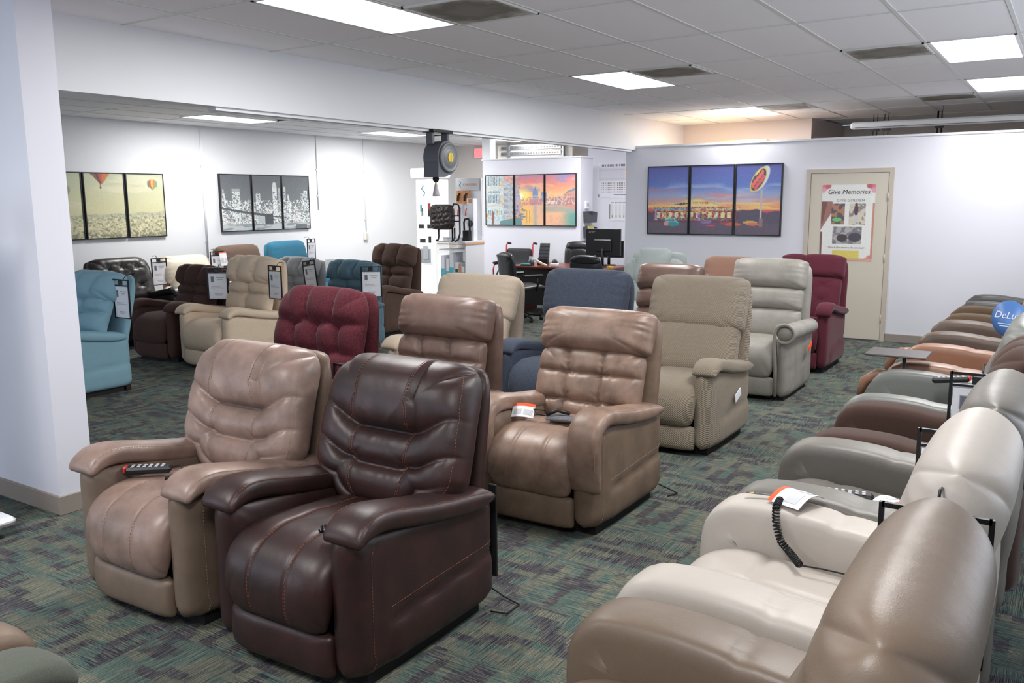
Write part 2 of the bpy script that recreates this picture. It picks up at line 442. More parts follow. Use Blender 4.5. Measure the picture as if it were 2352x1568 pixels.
M_glass = mat('window_glass', (1, 1, 1, 1), .02, 0, .5, Transmission_Weight=1.0)
for wi, (axis, pos, a0, a1, z0, z1, n) in enumerate((('x', -3.95, -.4, 5.6, .35, 2.55, 4), ('y', -1.55, 4.0, 7.9, .6, 2.5, 3), ('x', -3.95, 7.2, 10.6, .35, 2.55, 2))):  # last entry frames the added hall window
    def B(mb, p0, p1, q0, q1, d=.03):
        if axis == 'x': mb.box((pos - d, p0, q0), (pos + d, p1, q1))
        else: mb.box((p0, pos - d, q0), (p1, pos + d, q1))
        return mb
    mb = MB(); st = (a1 - a0) / n
    for i in range(n + 1): B(mb, a0 + i * st - .03, a0 + i * st + .03, z0, z1)
    B(mb, a0, a1, z0, z0 + .05); B(mb, a0, a1, z1 - .05, z1)
    w = struct('window_%d' % (wi + 1), mb.mesh(), M_alu)
    for i in range(n): B(MB(), a0 + i * st + .03, a0 + (i + 1) * st - .03, z0 + .05, z1 - .05, .004).build('pane', M_glass, w)
# baseboards
struct('baseboard_left', MB().box((2.495, 4.7, 0), (2.51, 6.6, .11), .003).box((2.495, 4.685, 0), (2.71, 4.70, .11), .003).mesh(), M_base)
struct('baseboard_far', MB().box((11.255, -1.5, 0), (11.27, 1.86, .10), .003).box((11.255, 2.885, 0), (11.27, 5.25, .10), .003).mesh(), M_base)
struct('baseboard_back_left', MB().box((2.71, 11.185, 0), (15.0, 11.2, .10), .003).mesh(), M_base)

# ------------------------------------------------------------------ ceiling tiles, grid, lights, vents
LIGHTS = [(0, -2), (0, 1), (0, 4), (0, -5), (5, 1), (5, 3), (5, -2), (5, -5)]          # (row j, column i)
VENTS = [(1, -2, 1), (1, 1, 0), (4, 1, 0), (4, 4, 0), (1, 4, 0)]
LL = [(7.50, 9.60), (10.95, 9.60), (13.35, 8.75), (11.2, 6.2)]                                      # side hall lights; the last is added out of sight to brighten the office
tile_me = MB().box((.006, .006, 0), (GA - .006, GB - .006, .012), .003).mesh(); tile_me.materials.append(M_ceil)
def tile(x, y):
    o = bpy.data.objects.new('ceiling_tile', tile_me); COL.objects.link(o); o.parent = ceil; o.location = (x, y, H_C + .004)
cells = [(j, i) for j in range(-2, 10) for i in range(-7, 7)]
lit = set(LIGHTS)
for j, i in cells:
    x, y = GX + i * GA, GY - (j + 1) * GB
    if (j, i) in lit or y + GB > 5.3 or y < -1.62 or x < -3.6 or x > 13.0: continue
    tile(x, y)
side_lit = {(2, 1), (5, 1), (7, 2)}
SX, SY = 2.71, 11.19
for a in range(0, 10):
    for b in range(0, 10):
        x, y = SX + a * GA, SY - (b + 1) * GB
        if y < 5.4 or x + GA > 15.1 or x < 2.7: continue
        if any(abs(x - lx) < GA * .5 and abs(y - ly) < GB * .5 for lx, ly in LL): continue
        tile(x, y)
for j in range(-2, 11):
    y = GY - j * GB
    if -1.6 < y < 5.25: box('main_bar', (-4, y - .012, H_C - .001), (13.0, y + .012, H_C + .02), M_grid, ceil)
for i in range(-8, 7):
    x = GX + i * GA; box('cross_bar', (x - .009, -1.6, H_C - .0005), (x + .009, 5.25, H_C + .02), M_grid, ceil)
for b in range(0, 10): box('main_bar', (2.71, SY - b * GB - .012, H_C - .001), (15.0, SY - b * GB + .012, H_C + .02), M_grid, ceil)
for a in range(0, 11): box('cross_bar', (SX + a * GA - .009, 5.4, H_C - .0005), (SX + a * GA + .009, 11.2, H_C + .02), M_grid, ceil)
M_diff = emit('light_diffuser', (1, 1, 1, 1), 4.0)
def panel_light(x, y, label, group, power=PANEL_W, color=(1.0, .985, .96)):
    t = thing('ceiling_light', label, 'ceiling light', (x + GA / 2, y + GB / 2, H_C), 0, group)
    hx, hy = GA / 2 - .012, GB / 2 - .012
    mb = MB()
    for (a, b) in (((-hx, -hy, -.004), (hx, -hy + .022, .03)), ((-hx, hy - .022, -.004), (hx, hy, .03)), ((-hx, -hy, -.004), (-hx + .022, hy, .03)), ((hx - .022, -hy, -.004), (hx, hy, .03))): mb.box(a, b)
    mb.build('frame', M_white, t)
    box('diffuser', (-hx + .02, -hy + .02, .002), (hx - .02, hy - .02, .012), M_diff, t)
    area('ceiling_lamp', (x + GA / 2, y + GB / 2, H_C - .012), (GA - .1, GB - .1), (0, 0, 0), power, color)
for j, i in LIGHTS:
    g = 'ceiling lights by the header beam' if j == 0 else 'ceiling lights over the chairs along the window side'
    lab = {(0, -2): 'large flat ceiling light panel beside the header beam above the taupe and dark brown recliners', (0, 1): 'flat ceiling light panel in front of the diner picture, between two dusty vents', (0, 4): 'flat ceiling light panel over the top of the partition near the stockroom', (0, -5): 'flat ceiling light panel behind the viewer by the front window', (5, 1): 'flat ceiling light panel above the row of recliners, next to a dusty vent', (5, 3): 'flat ceiling light panel nearest the rolled projection screen', (5, -2): 'flat ceiling light panel above the oyster leather recliner', (5, -5): 'flat ceiling light panel behind the viewer near the right wall'}[(j, i)]
    panel_light(GX + i * GA, GY - (j + 1) * GB, lab, g, PANEL_W * (.55 if (j, i) == (5, 3) else 1.0))
SIDE_LABELS = ['flat ceiling light panel above the skyline picture side of the hall', 'flat ceiling light panel of the side hall seen behind the cable reel', 'flat ceiling light panel above the low office wall', 'flat light panel added to brighten the office, unseen behind the header beam']
for k, (x, y) in enumerate(LL):
    panel_light(x, y, SIDE_LABELS[k], 'ceiling lights of the side hall', PANEL_W * (1.25, 1.25, .6, 1.1)[k])
def dusty():
    m = mat('vent_dusty_perforated', rgb(178, 176, 170), .8); b = m.node_tree.nodes['Principled BSDF']
    tc = nd(m, 'ShaderNodeTexCoord'); mp = nd(m, 'ShaderNodeMapping'); mp.inputs['Scale'].default_value = (1, 1, 0); ln(m, tc.outputs['Object'], mp.inputs['Vector'])
    L = nd(m, 'ShaderNodeVectorMath', operation='LENGTH'); ln(m, mp.outputs[0], L.inputs[0])
    n = nd(m, 'ShaderNodeTexNoise', Scale=7.0, Detail=5.0); ln(m, tc.outputs['Object'], n.inputs['Vector'])
    d = mth(m, 'ADD', L.outputs['Value'], mth(m, 'MULTIPLY', mth(m, 'SUBTRACT', n.outputs['Fac'], .5), .35))
    ln(m, ramp(m, d, [(.10, rgb(132, 128, 120)), (.20, rgb(116, 112, 104)), (.27, rgb(150, 146, 138)), (.33, rgb(186, 184, 178))]), b.inputs['Base Color'])
    v = nd(m, 'ShaderNodeTexVoronoi', Scale=160.0); ln(m, tc.outputs['Object'], v.inputs['Vector'])
    bp = nd(m, 'ShaderNodeBump', Strength=.4, Distance=.003); ln(m, v.outputs['Distance'], bp.inputs['Height']); ln(m, bp.outputs['Normal'], b.inputs['Normal'])
    return m
M_vent = dusty()
for j, i, h in VENTS:
    x, y = GX + i * GA, GY - (j + 1) * GB
    t = thing('ceiling_vent', {(1, -2): 'square dusty ceiling vent beside the large light panel by the header beam', (1, 1): 'square dusty ceiling vent beside the light panel in front of the diner picture', (4, 1): 'square dusty ceiling vent beside the light panel over the recliner row', (4, 4): 'square dusty ceiling vent close to the projection screen', (1, 4): 'square dusty ceiling vent beside the light over the partition'}[(j, i)], 'vent', (x + (.31 if not h else GA - .31), y + GB / 2, H_C), 0, 'ceiling vents')
    box('grille', (-.285, -.28, -.006), (.285, .28, .004), M_vent, t, .004)
    mb = MB()
    for a, b in (((-.30, -.295, -.010), (.30, -.28, .004)), ((-.30, .28, -.010), (.30, .295, .004)), ((-.30, -.295, -.010), (-.285, .295, .004)), ((.285, -.295, -.010), (.30, .295, .004))): mb.box(a, b)
    mb.build('frame', M_grid, t)
# warm lamp in the stockroom behind the partition
t = thing('stockroom_lamp', 'warm bulb floor lamp hidden behind the low partition wall', 'lamp', (12.2, 4.6, 0))
MB().lathe([(.14, 0), (.14, .02), (.02, .03)], seg=24).build('base', M_blackmet, t)
MB().tube([(0, 0, .02), (0, 0, 2.0)], .012).build('pole', M_blackmet, t)
MB().lathe([(.005, 2.14), (.04, 2.12), (.05, 2.07), (.03, 2.02), (.02, 1.99)], seg=16).build('bulb', emit('warm_bulb', (1, .62, .25, 1), 6.0), t)
pl = bpy.data.lights.new('stockroom_bulb', 'POINT'); pl.energy = 11; pl.color = (1, .72, .34); pl.shadow_soft_size = .06
po = bpy.data.objects.new('stockroom_bulb', pl); po.location = (12.2, 4.6, 2.25); COL.objects.link(po)

# ------------------------------------------------------------------ recliners
# chair space: front is -x, left is +y, origin on the floor under the middle
def gath(U, d, amp, freq, w=.10, ph=0.0):
    return amp * np.sin(U * freq + 2.5 * np.sin(U * freq * .23 + ph) + ph) * np.exp(-np.abs(d) / w)
def rel_wing(U, V):                                            # winged back with a flap down the middle of the head
    au = np.abs(U); k = ss(.30, .95, au); cen = .30 + .70 * (1 - ss(.42, .85, au))
    v1, v2, v3 = .02 + .24 * k, -.42 + .26 * k, -.90 + .40 * k
    r = (crease(V - v1, .10, .058) + crease(V - v2, .09, .050) + crease(V - v3, .09, .040)) * cen
    r += crease(V - v1, .02, .008) + crease(V - v2, .02, .008)
    r += crease(au - .37, .014, .006)
    r += .034 * (1 - ss(.390, .412, au)) * ss(v1 + .01, v1 + .06, V)
    r += gath(U * 2, V - v1, .0016, 26, .09) + gath(U * 2, V - v2, .0016, 22, .09, 2)
    r += .020 * np.exp(-((V - .5) / .35) ** 2)
    r += .003 * np.sin(V * 24 + 2 * np.sin(V * 7)) * np.exp(-(1 - au) / .07)
    return r
def rel_rows(rows, depth=.045, w=.06, cd=.035, cw=.05, g=.0035, freq=34):
    """rows: list of (v_low, v_high, [column seams])"""
    def f(U, V):
        r = np.zeros_like(U)
        for i, (a, b, cols) in enumerate(rows):
            if i: r += crease(V - a, w, depth) + gath(U, V - a, g, freq, .14, i * 1.7)
            inside = ss(a - .02, a + .04, V) * (1 - ss(b - .04, b + .02, V)) if True else 1
            for cx in cols:
                cc = cx + .05 * np.sin((V - a) * 2.5)
                r += crease(U - cc, cw, cd) * inside
                r += gath(V, U - cc, g * .6, 30, .06, cx * 9) * inside
        return r
    return f
def rel_plain(edge=.004):
    def f(U, V):
        r = .010 * np.cos(U * 1.4) * np.cos(V * 1.2)
        for s in (-1, 1):                                      # puckers at the two ends
            r += edge * np.sin(V * 16 + 2.2 * np.sin(V * 4 + s)) * np.exp(-np.abs(U - s * .98) / .16)
        r += edge * .5 * np.sin(U * 21 + 2 * np.sin(U * 6)) * np.exp(-np.abs(V + .95) / .22)
        return r
    return f
def rel_buttons(pts, depth=.03, w=.10):
    def f(U, V):
        r = np.zeros_like(U)
        for (u, v) in pts:
            d = np.hypot((U - u), (V - v)); an = np.arctan2(V - v, U - u)
            r += -depth * np.exp(-d / w) + .004 * np.cos(an * 6) * np.exp(-d / (w * 1.8)) * (1 - np.exp(-d / .05))
        return r
    return f
def rel_dimple(cols, g=.004):
    return rel_rows([(-1, 1, cols)], 0, .05, .060, .10, g)

STITCH_LIGHT = mat('stitch_thread_tan', rgb(176, 152, 132), .7)
STITCH_RED = mat('stitch_thread_rust', rgb(150, 92, 66), .7)

def recliner(label, x, y, rot, M, W=.80, top=1.10, topx=.30, back='wing', arm='pad', lod=1.0, aw=.15, M2=None,
             armz=.62, seatz=.47, stitch=None, skirt=False, pocket=True, bw=None, D=.94, foot='panel', group=None, armdrop=.10):
    t = thing('recliner', label, 'recliner', (x, y, 0), rot, group)
    N = lambda k: max(10, int(k * lod))
    fx = -D / 2; bx = D / 2
    sw = W - 2 * aw + .05                                     # seat width, tucked against the arms
    bw = bw or (W - 2 * aw + .16)
    M2 = M2 or M
    z0 = .035
    # base and rear
    mb = MB().box((fx + .10, -W / 2 + .06, .0), (bx - .14, W / 2 - .06, .07)); mb.build('base', M_softblack, t)
    # seat with waterfall front
    sp = Path([(fx + .012, .205), (fx + .004, .30), (fx + .022, .40), (fx + .085, seatz - .018), (fx + .20, seatz), (fx + .42, seatz - .025), (fx + .66, seatz - .035)])
    cols = {'wing': [-.36, .36], 'tuft6': [-.36, .36], 'smooth': [0.0], 'head': []}.get(back, [])
    def rs(U, V):
        r = np.zeros_like(U)
        for c in cols: r += crease(U - c, .02, .008)
        r += crease(V - .02, .05, .016) if back in ('tuft6', 'smooth') else crease(V + .02, .30, .008)
        r += .004 * np.sin(V * 40 + np.sin(V * 11) * 2) * np.exp(-(1 - np.abs(U)) / .05)
        r += .012 * np.cos(U * 1.5) * ss(-.1, .25, V)
        return r
    me, sev = pillow(sw, sp.L, .065, .06, N(44), N(56), sp.fmap(), rs, 9, 7)
    seat = obj('seat_cushion', me, M, t)
    # lower front panel
    kp = Path([(fx + .022, z0 + .005), (fx + .015, .12), (fx + .022, .215)])
    me, kev = pillow(sw, kp.L, .042, .05, N(30), N(16), kp.fmap(), lambda U, V: .004 * np.sin(U * 3), 12, 6)
    obj('front_panel', me, M2, t)
    # back shell: from the floor at the rear up behind the cushion
    topz = top + (.015 if back != 'smooth' else 0)
    lean = topx
    if back == 'smooth': topz_s, lean_s = topz - .16, lean - .06
    else: topz_s, lean_s = topz, lean
    shp = Path([(bx - .16, z0 + .02), (bx - .13, .30), (bx - .10 + (lean - .30) * .3, .58), (lean_s + .10, topz_s - .16), (lean_s + .135, topz_s - .06)])
    me, _ = pillow(bw + (.05 if back != 'smooth' else -.02), shp.L, .055, .055, N(26), N(34), shp.fmap(), None, 9, 6)
    obj('back_shell', me, M2, t)
    # back cushions on the reclined profile
    bp = Path([(bx - .32, seatz - .03), (bx - .285 + (lean - .30) * .15, .62), (bx - .235 + (lean - .30) * .5, .82), (lean - .002, topz - .115), (lean + .035, topz - .03)] if back != 'smooth' else [(bx - .33, seatz - .03), (bx - .30, .60), (lean - .055, .84), (lean + .0, topz - .12), (lean + .02, topz - .02)])
    hev = lev = None
    def cushion(name, f0, f1, Tf, Tb, rel, w=1.0, n=6, p=5, nu=56, nv=56, taper=None, off=0.0, pv=None):
        sub = bp.sub(f0, f1)
        fm = sub.fmap()
        g = (lambda a, b, c: fm(a, b, c + off))
        me, ev = pillow(bw * w, sub.L, Tf, Tb, N(nu), N(nv), g, rel, n, p, taper, pv)
        o = obj(name, me, M, t); return o, ev
    if back == 'wing':
        o, bev = cushion('back_cushion', 0, 1, .125, .06, rel_wing, 1.25, 6.5, 6.5, 76, 84, lambda V: 1 - .26 * (1 - ss(-1, -.40, V)) - .07 * ss(-.2, 1, V))
    elif back == 'tuft6':
        o, bev = cushion('back_cushion', 0, .66, .10, .05, rel_rows([(-1, -.42, [-.33, .33]), (-.42, .30, [-.33, .33]), (.30, 1, [-.33, .33])], .04, .07, .032, .05, .0035, 40), 1.02, 8, 6, 72, 64)
        o2, hev = cushion('head_cushion', .60, 1, .135, .08, rel_plain(.007), 1.07, 9, 5.0, 60, 44, None, 0.0, 4.2)
    elif back == 'head':
        o, bev = cushion('back_cushion', 0, .60, .10, .05, rel_plain(.004), 1.02, 8, 5, 40, 40)
        o2, hev = cushion('head_cushion', .44, 1, .125, .08, rel_plain(.008), 1.10, 9, 5.2, 60, 52, None, 0.0, 4.2)
    elif back == 'rolls':
        o, bev = cushion('back_cushion', .0, .40, .105, .05, rel_plain(.006), .98, 8, 4, 48, 30)
        cushion('back_cushion', .36, .66, .115, .05, rel_plain(.006), .98, 8, 4, 48, 30)
        o2, hev = cushion('head_cushion', .62, 1, .125, .07, rel_plain(.007), 1.02, 10, 6, 52, 36, None, 0.0, 4.0)
    elif back == 'tuft8':                                      # three puffed rows
        o, bev = cushion('back_cushion', 0, .66, .11, .05, rel_rows([(-1, -.52, [-.5, .02, .5]), (-.52, .30, [-.02]), (.30, 1, [-.02])], .07, .10, .06, .12, .005, 34), 1.0, 6, 4.5, 60, 60)
        o2, hev = cushion('head_cushion', .56, 1, .165, .08, rel_dimple([-.36, .34], .006), 1.10, 5, 3.6, 64, 48)
    elif back == 'tuft9':                                      # one big cushion with staggered puffs
        o, bev = cushion('back_cushion', 0, 1, .125, .06, rel_rows([(-1, -.62, [-.3, .3]), (-.62, -.18, [-.38, .16]), (-.18, .36, [-.60, -.12, .40]), (.36, 1, [-.40, .22])], .055, .08, .055, .09, .004, 30), 1.10, 5, 4.2, 80, 84)
    elif back == 'button':
        o, bev = cushion('back_cushion', 0, .70, .10, .05, rel_buttons([(-.45, .55), (.45, .55), (0, .2), (-.45, -.1), (.45, -.1), (0, -.45)], .035, .12), 1.0, 8, 6, 56, 56)
        o2, hev = cushion('head_cushion', .64, 1, .13, .07, rel_dimple([.30], .004), 1.06, 9, 5, 52, 40)
    elif back == 'diamond':
        o, bev = cushion('back_cushion', 0, 1, .12, .06, rel_buttons([(-.5, .5), (0, .5), (.5, .5), (-.25, .12), (.25, .12), (-.5, -.25), (0, -.25), (.5, -.25)], .055, .14), 1.12, 6, 4.5, 72, 72)
    elif back == 'smooth':
        o, bev = cushion('back_cushion', 0, .74, .11, .05, rel_rows([(-1, -.2, []), (-.2, 1, [])], .03, .05, .03, .05, .003, 18), 1.0, 6, 5, 48, 48)
        o2, hev = cushion('head_cushion', .34, 1, .105, .14, lambda U, V: rel_plain(.005)(U, V) + crease(V + .62, .035, .03) * (1 - ss(.45, .7, np.abs(U))) + gath(U, V + .62, .004, 26, .12), 1.22, 6, 4.5, 64, 60, None, 0.0, 5.0)
    elif back == 'crown':
        o, bev = cushion('back_cushion', 0, .86, .10, .05, rel_plain(.003), 1.15, 5, 5, 44, 44)
        o2, hev = cushion('head_cushion', .30, 1, .13, .02, rel_plain(.006), .70, 5, 4, 48, 48, None, .04)
    # arms
    arm_evs = []
    for s in (1, -1):
        yc = s * (W / 2 - aw / 2)
        fr = armz
        if arm in ('pad', 'thin'):
            slope = armdrop
            def amap(a, b, c, yc=yc, s=s):
                X = a + (fx + bx - .06) / 2 + .008
                tt = (X - fx) / D
                Z = z0 + (b + (fr - z0) / 2) * (1 - (slope * tt) / (fr - z0)) 
                return X, yc - s * .012 + c * s, Z
            def ar(U, V):
                r = np.zeros_like(U)
                if pocket: r += crease(V - (-.38 + .16 * (U + 1)), .035, .016) * ss(-.62, -.5, U) + .012 * ss(.0, .25, (-.38 + .16 * (U + 1)) - V) * ss(-.62, -.5, U)
                r += crease(U + .74, .02, .008)
                return r
            hh = fr - z0 - .02
            me, aev = pillow(D - .06, hh, aw / 2 - .004, aw / 2 - .004, N(34), N(26), amap, ar, 14, 12)
            apn = obj('arm_panel', me, M2, t)
            pw = aw + (.030 if arm == 'pad' else .016)
            ap = Path([(fx + .026, z0 + .22), (fx - .002, .40), (fx + .004, fr - .075), (fx + .05, fr - .008), (fx + .16, fr + .012), (fx + .42, fr - slope * .42), (fx + .66, fr - slope * .8), (bx - .10, fr - slope)])
            if arm == 'pad': ap = ap.sub(.27, 1.0)
            me, pev = pillow(pw, ap.L, .030, .045, N(26), N(64), ap.fmap(yc + s * .004), lambda U, V: .014 * np.cos(U * 1.5) + crease(V - .30, .02, .004) + .0018 * np.sin(V * 70 + 2 * np.sin(V * 17)) * np.exp(-(1 - np.abs(U)) / .1), 16, 8)
            apd = obj('arm_pad', me, M, t)
            arm_evs += [(pev, apd, aev, apn)]
        elif arm == 'block':                                   # thick rounded leather arm
            ap = Path([(fx + .06, z0 + .03), (fx + .03, .25), (fx + .022, fr - .16), (fx + .055, fr - .07), (fx + .14, fr - .045), (fx + .32, fr - .045), (fx + .58, fr - .045 - armdrop * .7), (bx - .10, fr - .045 - armdrop)])
            lower = .26
            def bmap(a, b, c, ap=ap, yc=yc, f0=ap.fmap(0)):
                X, Yv, Z = f0(a, b, c); return X, Yv + yc, Z
            me, aev = pillow(aw, ap.L, .05, .30, N(28), N(52), bmap, lambda U, V: crease(V - .38, .022, .012) + .008 * np.cos(U * 1.5), 12, 8)
            obj('arm_pad', me, M, t)
            def amap(a, b, c, yc=yc, s=s):
                X = a + .0; return X, yc + c * s, z0 + b + (fr - .12 - z0) / 2
            me, _ = pillow(D - .12, fr - .12 - z0, aw / 2 - .006, aw / 2 - .006, N(24), N(18), amap, None, 12, 10)
            obj('arm_panel', me, M2, t)
        elif arm == 'roll':
            R = .085
            mb = MB()
            def rmap(a, b, c, yc=yc, s=s): return a, yc + s * .0 + c * s, z0 + b + (fr - .09 - z0) / 2
            me, _ = pillow(D - .08, fr - .07 - z0, aw / 2 - .02, aw / 2 - .02, N(34), N(22), rmap, lambda U, V: crease(V + .1 - .12 * U, .03, .012), 14, 12)
            obj('arm_panel', me, M2, t)
            # scroll: spiral front face and long roll
            cz, cy = fr - .055, yc + s * .035
            mb = MB(); prof = []
            for k in range(0, 26):
                a = math.pi * 2 * k / 25; prof.append((cy + R * math.cos(a), cz + R * .92 * math.sin(a)))
            nseg = 22; v = []; f = []
            for q in range(nseg):
                xx = fx + .005 + (D - .12) * q / (nseg - 1); sc = 1.0 - .16 * (1 - math.sin(min(1, q / 2.0) * math.pi / 2)) - .1 * (q / nseg)
                for (py, pz) in prof[:-1]: v.append((xx, cy + (py - cy) * sc, cz - .03 * q / nseg + (pz - cz) * sc))
            n_ = len(prof) - 1
            for q in range(nseg - 1):
                for k in range(n_): f.append((q * n_ + k, q * n_ + (k + 1) % n_, (q + 1) * n_ + (k + 1) % n_, (q + 1) * n_ + k))
            f.append(tuple(range(n_))); f.append(tuple((nseg - 1) * n_ + k for k in range(n_)))
            mb.add(v, f, True); mb.build('arm_roll', M, t)
            pts = [(fx - .004, yc - s * .028, z0 + .02), (fx - .006, yc - s * .034, .30), (fx - .006, yc - s * .05, fr - .12)]
            for k in range(0, 22):
                a = math.pi - s * 0 - k * math.pi * 2 * .86 / 21
                pts.append((fx - .006, cy + s * (R * .98) * math.cos(a), cz + R * .92 * math.sin(a)))
            MB().tube(pts, .016, 8).build('arm_piping', M2, t)
    if skirt:
        for (px, py) in ((fx + .1, W / 2 - .07), (fx + .1, -W / 2 + .07), (bx - .10, W / 2 - .07), (bx - .10, -W / 2 + .07)):
            box('foot', (px - .025, py - .025, 0), (px + .025, py + .025, .06), mat('dark_wood_foot', rgb(40, 26, 20), .5), t, .004)
    # thread
    if stitch is not None:
        L = []
        tt = np.linspace(-.93, .93, 60)
        if back == 'wing':
            for u in (-.37, .37):
                for d in (-.012, .012): L.append((bev, np.full(60, u + d * np.sign(u)), np.linspace(-.93, .97, 60), o))
            for u in (-.95, .95): L.append((bev, np.full(60, u * .965), tt, o))
            for u in (-.36, .36):
                for d in (-.012, .012): L.append((sev, np.full(60, u + d), np.linspace(-.95, .80, 60), seat))
        else:
            for u in (-.95, .95): L.append((bev, np.full(60, u), tt, o)); L.append((hev, np.full(60, u * .97), np.linspace(-.8, .6, 60), o2))
            for d in (-.02, .02): L.append((sev, tt, np.full(60, .02 + d), seat))
        for pev, apd, aev, apn in arm_evs:
            L.append((pev, np.full(60, -.86), tt, apd)); L.append((pev, np.full(60, .86), tt, apd))
            L.append((aev, np.full(40, -.80), np.linspace(-.95, .9, 40), apn))
            if pocket: L.append((aev, np.linspace(-.6, .95, 40), -.18 + .16 * (np.linspace(-.6, .95, 40) + 1), apn))
        stitches(L, 'stitching', stitch)
    return t

FACE_OUT, FACE_ROOM, FACE_WALL = 0.0, -math.pi / 2, math.pi / 2   # -x, +y, -y
L_taupe = leather('leather_taupe', rgb(156, 130, 119), rgb(120, 100, 90), .40, 7, .9, .6)
L_taupe2 = leather('leather_taupe_base', rgb(124, 106, 92), rgb(102, 87, 75), .48, 6, .7)
L_dark = leather('leather_dark_brown', rgb(60, 37, 35), rgb(42, 28, 28), .41, 7, .9, .5)
L_tan = leather('leather_tan_brown', rgb(148, 122, 107), rgb(112, 90, 77), .42, 8, .95, .55)
L_tan2 = leather('leather_tan_brown_base', rgb(122, 102, 86), rgb(98, 80, 66), .5, 7, .8)
L_brown = leather('leather_mid_brown', rgb(120, 97, 88), rgb(94, 74, 66), .40, 7, .7)
L_grey = leather('leather_pale_grey', rgb(152, 148, 141), rgb(130, 126, 119), .48, 7, .7)
L_glossbrown = leather('leather_gloss_brown', rgb(112, 90, 82), rgb(92, 72, 64), .32, 7, .7)
L_black = leather('leather_black', rgb(38, 33, 32), rgb(26, 23, 23), .34, 5, .5, .5)
L_cream = leather('leather_cream', rgb(216, 204, 186), rgb(196, 184, 166), .42, 5, .5)
F_cord = fabric('corduroy_khaki', rgb(160, 148, 132), rgb(118, 108, 94), 200, .5, .92, .6, 46.0)
F_tan = fabric('fabric_tan', rgb(182, 167, 150), rgb(148, 134, 118), 200)
F_navy = fabric('fabric_navy', rgb(80, 87, 103), rgb(42, 47, 58), 150, .7)
F_burg = fabric('fabric_burgundy', rgb(92, 38, 47), rgb(46, 20, 26), 130, .9)
F_wine = fabric('fabric_wine', rgb(94, 42, 55), rgb(62, 27, 38), 200, .5)
F_beige = fabric('fabric_beige', rgb(226, 206, 184), rgb(192, 171, 148), 180, .5)
F_choc = fabric('fabric_chocolate', rgb(78, 56, 52), rgb(46, 32, 30), 160, .6)
F_blue = fabric('fabric_light_blue', rgb(134, 172, 188), rgb(108, 146, 162), 200, .4, .8, .15)
F_grey = fabric('fabric_grey', rgb(160, 162, 164), rgb(126, 128, 132), 180, .5)
F_slate = fabric('fabric_slate_blue', rgb(92, 120, 136), rgb(58, 80, 94), 160, .6)
F_umber = fabric('fabric_umber', rgb(94, 74, 66), rgb(62, 48, 42), 170, .6)
F_sage = fabric('fabric_sage', rgb(158, 166, 165), rgb(134, 148, 146), 260, .5)
F_teal = fabric('fabric_teal', rgb(62, 122, 150), rgb(42, 96, 122), 280, .5)
F_mole = fabric('fabric_mole', rgb(104, 86, 76), rgb(80, 64, 56), 260, .5)
F_rust = fabric('fabric_rust_brown', rgb(140, 108, 94), rgb(104, 76, 64), 300, .5)

C = {}
C['taupe'] = recliner('mottled taupe leather recliner with pale stitching beside the white end wall', 2.48, 3.27, 0, L_taupe, M2=L_taupe2, W=.82, aw=.165, top=1.08, topx=.32, back='wing', lod=1.25, stitch=STITCH_LIGHT)
C['dark'] = recliner('glossy dark brown leather recliner with rust stitching', 2.50, 2.375, 0, L_dark, W=.82, aw=.165, top=1.085, topx=.34, back='wing', lod=1.3, stitch=STITCH_RED)
C['tan'] = recliner('tan brown distressed leather recliner with tufted back and a white tag on its seat', 4.22, 2.34, 0, L_tan, M2=L_tan2, W=.82, top=1.11, topx=.34, bw=.68, back='tuft6', lod=1.25, stitch=STITCH_LIGHT, arm='thin', aw=.17, armdrop=.08)
C['cord'] = recliner('khaki corduroy recliner with a big plain head cushion', 5.90, 2.35, 0, F_cord, W=.82, bw=.70, top=1.18, topx=.34, back='head', aw=.15, lod=1.0)
C['grey'] = recliner('pale grey leather recliner with scroll arms and three rolled back cushions', 7.82, 2.38, 0, L_grey, W=.84, top=1.19, topx=.33, back='rolls', arm='roll', aw=.16, armz=.66, lod=.95)
C['wine'] = recliner('tall wine red fabric recliner in front of the closed door', 9.25, 2.34, 0, F_wine, W=.74, top=1.15, topx=.32, back='button', aw=.13, lod=.8, armz=.66)
C['brown'] = recliner('mid brown leather recliner between the burgundy and tan brown recliners', 4.12, 3.37, 0, L_brown, W=.80, bw=.68, top=1.145, topx=.30, back='tuft6', lod=.9, arm='thin', aw=.14, stitch=STITCH_LIGHT)
C['burg'] = recliner('burgundy chenille recliner with a puffy tufted back', 3.86, 4.235, 0, F_burg, W=.84, top=1.19, topx=.32, back='tuft9', lod=.95, bw=.74)
C['tanfab'] = recliner('plain tan fabric recliner beside the navy recliner', 5.62, 4.20, 0, F_tan, W=.84, top=1.14, topx=.33, back='head', lod=.8, bw=.74)
C['navy'] = recliner('navy blue fabric recliner with a large head cushion', 5.95, 3.33, 0, F_navy, W=.80, top=1.19, topx=.32, back='head', lod=.85, bw=.70)
C['gloss'] = recliner('shiny brown leather recliner with a rolled head cushion behind the khaki one', 7.60, 3.28, 0, L_glossbrown, W=.80, top=1.125, topx=.30, back='rolls', lod=.7)
C['sage'] = recliner('sage grey recliner with a narrow raised head pillow against the partition', 9.70, 4.37, 0, F_sage, W=.84, top=1.14, topx=.32, back='crown', lod=.7)
C['rust'] = recliner('rust brown fabric recliner mostly hidden behind the pale grey leather one', 9.02, 3.13, 0, F_rust, W=.76, top=1.12, topx=.32, back='head', lod=.6)
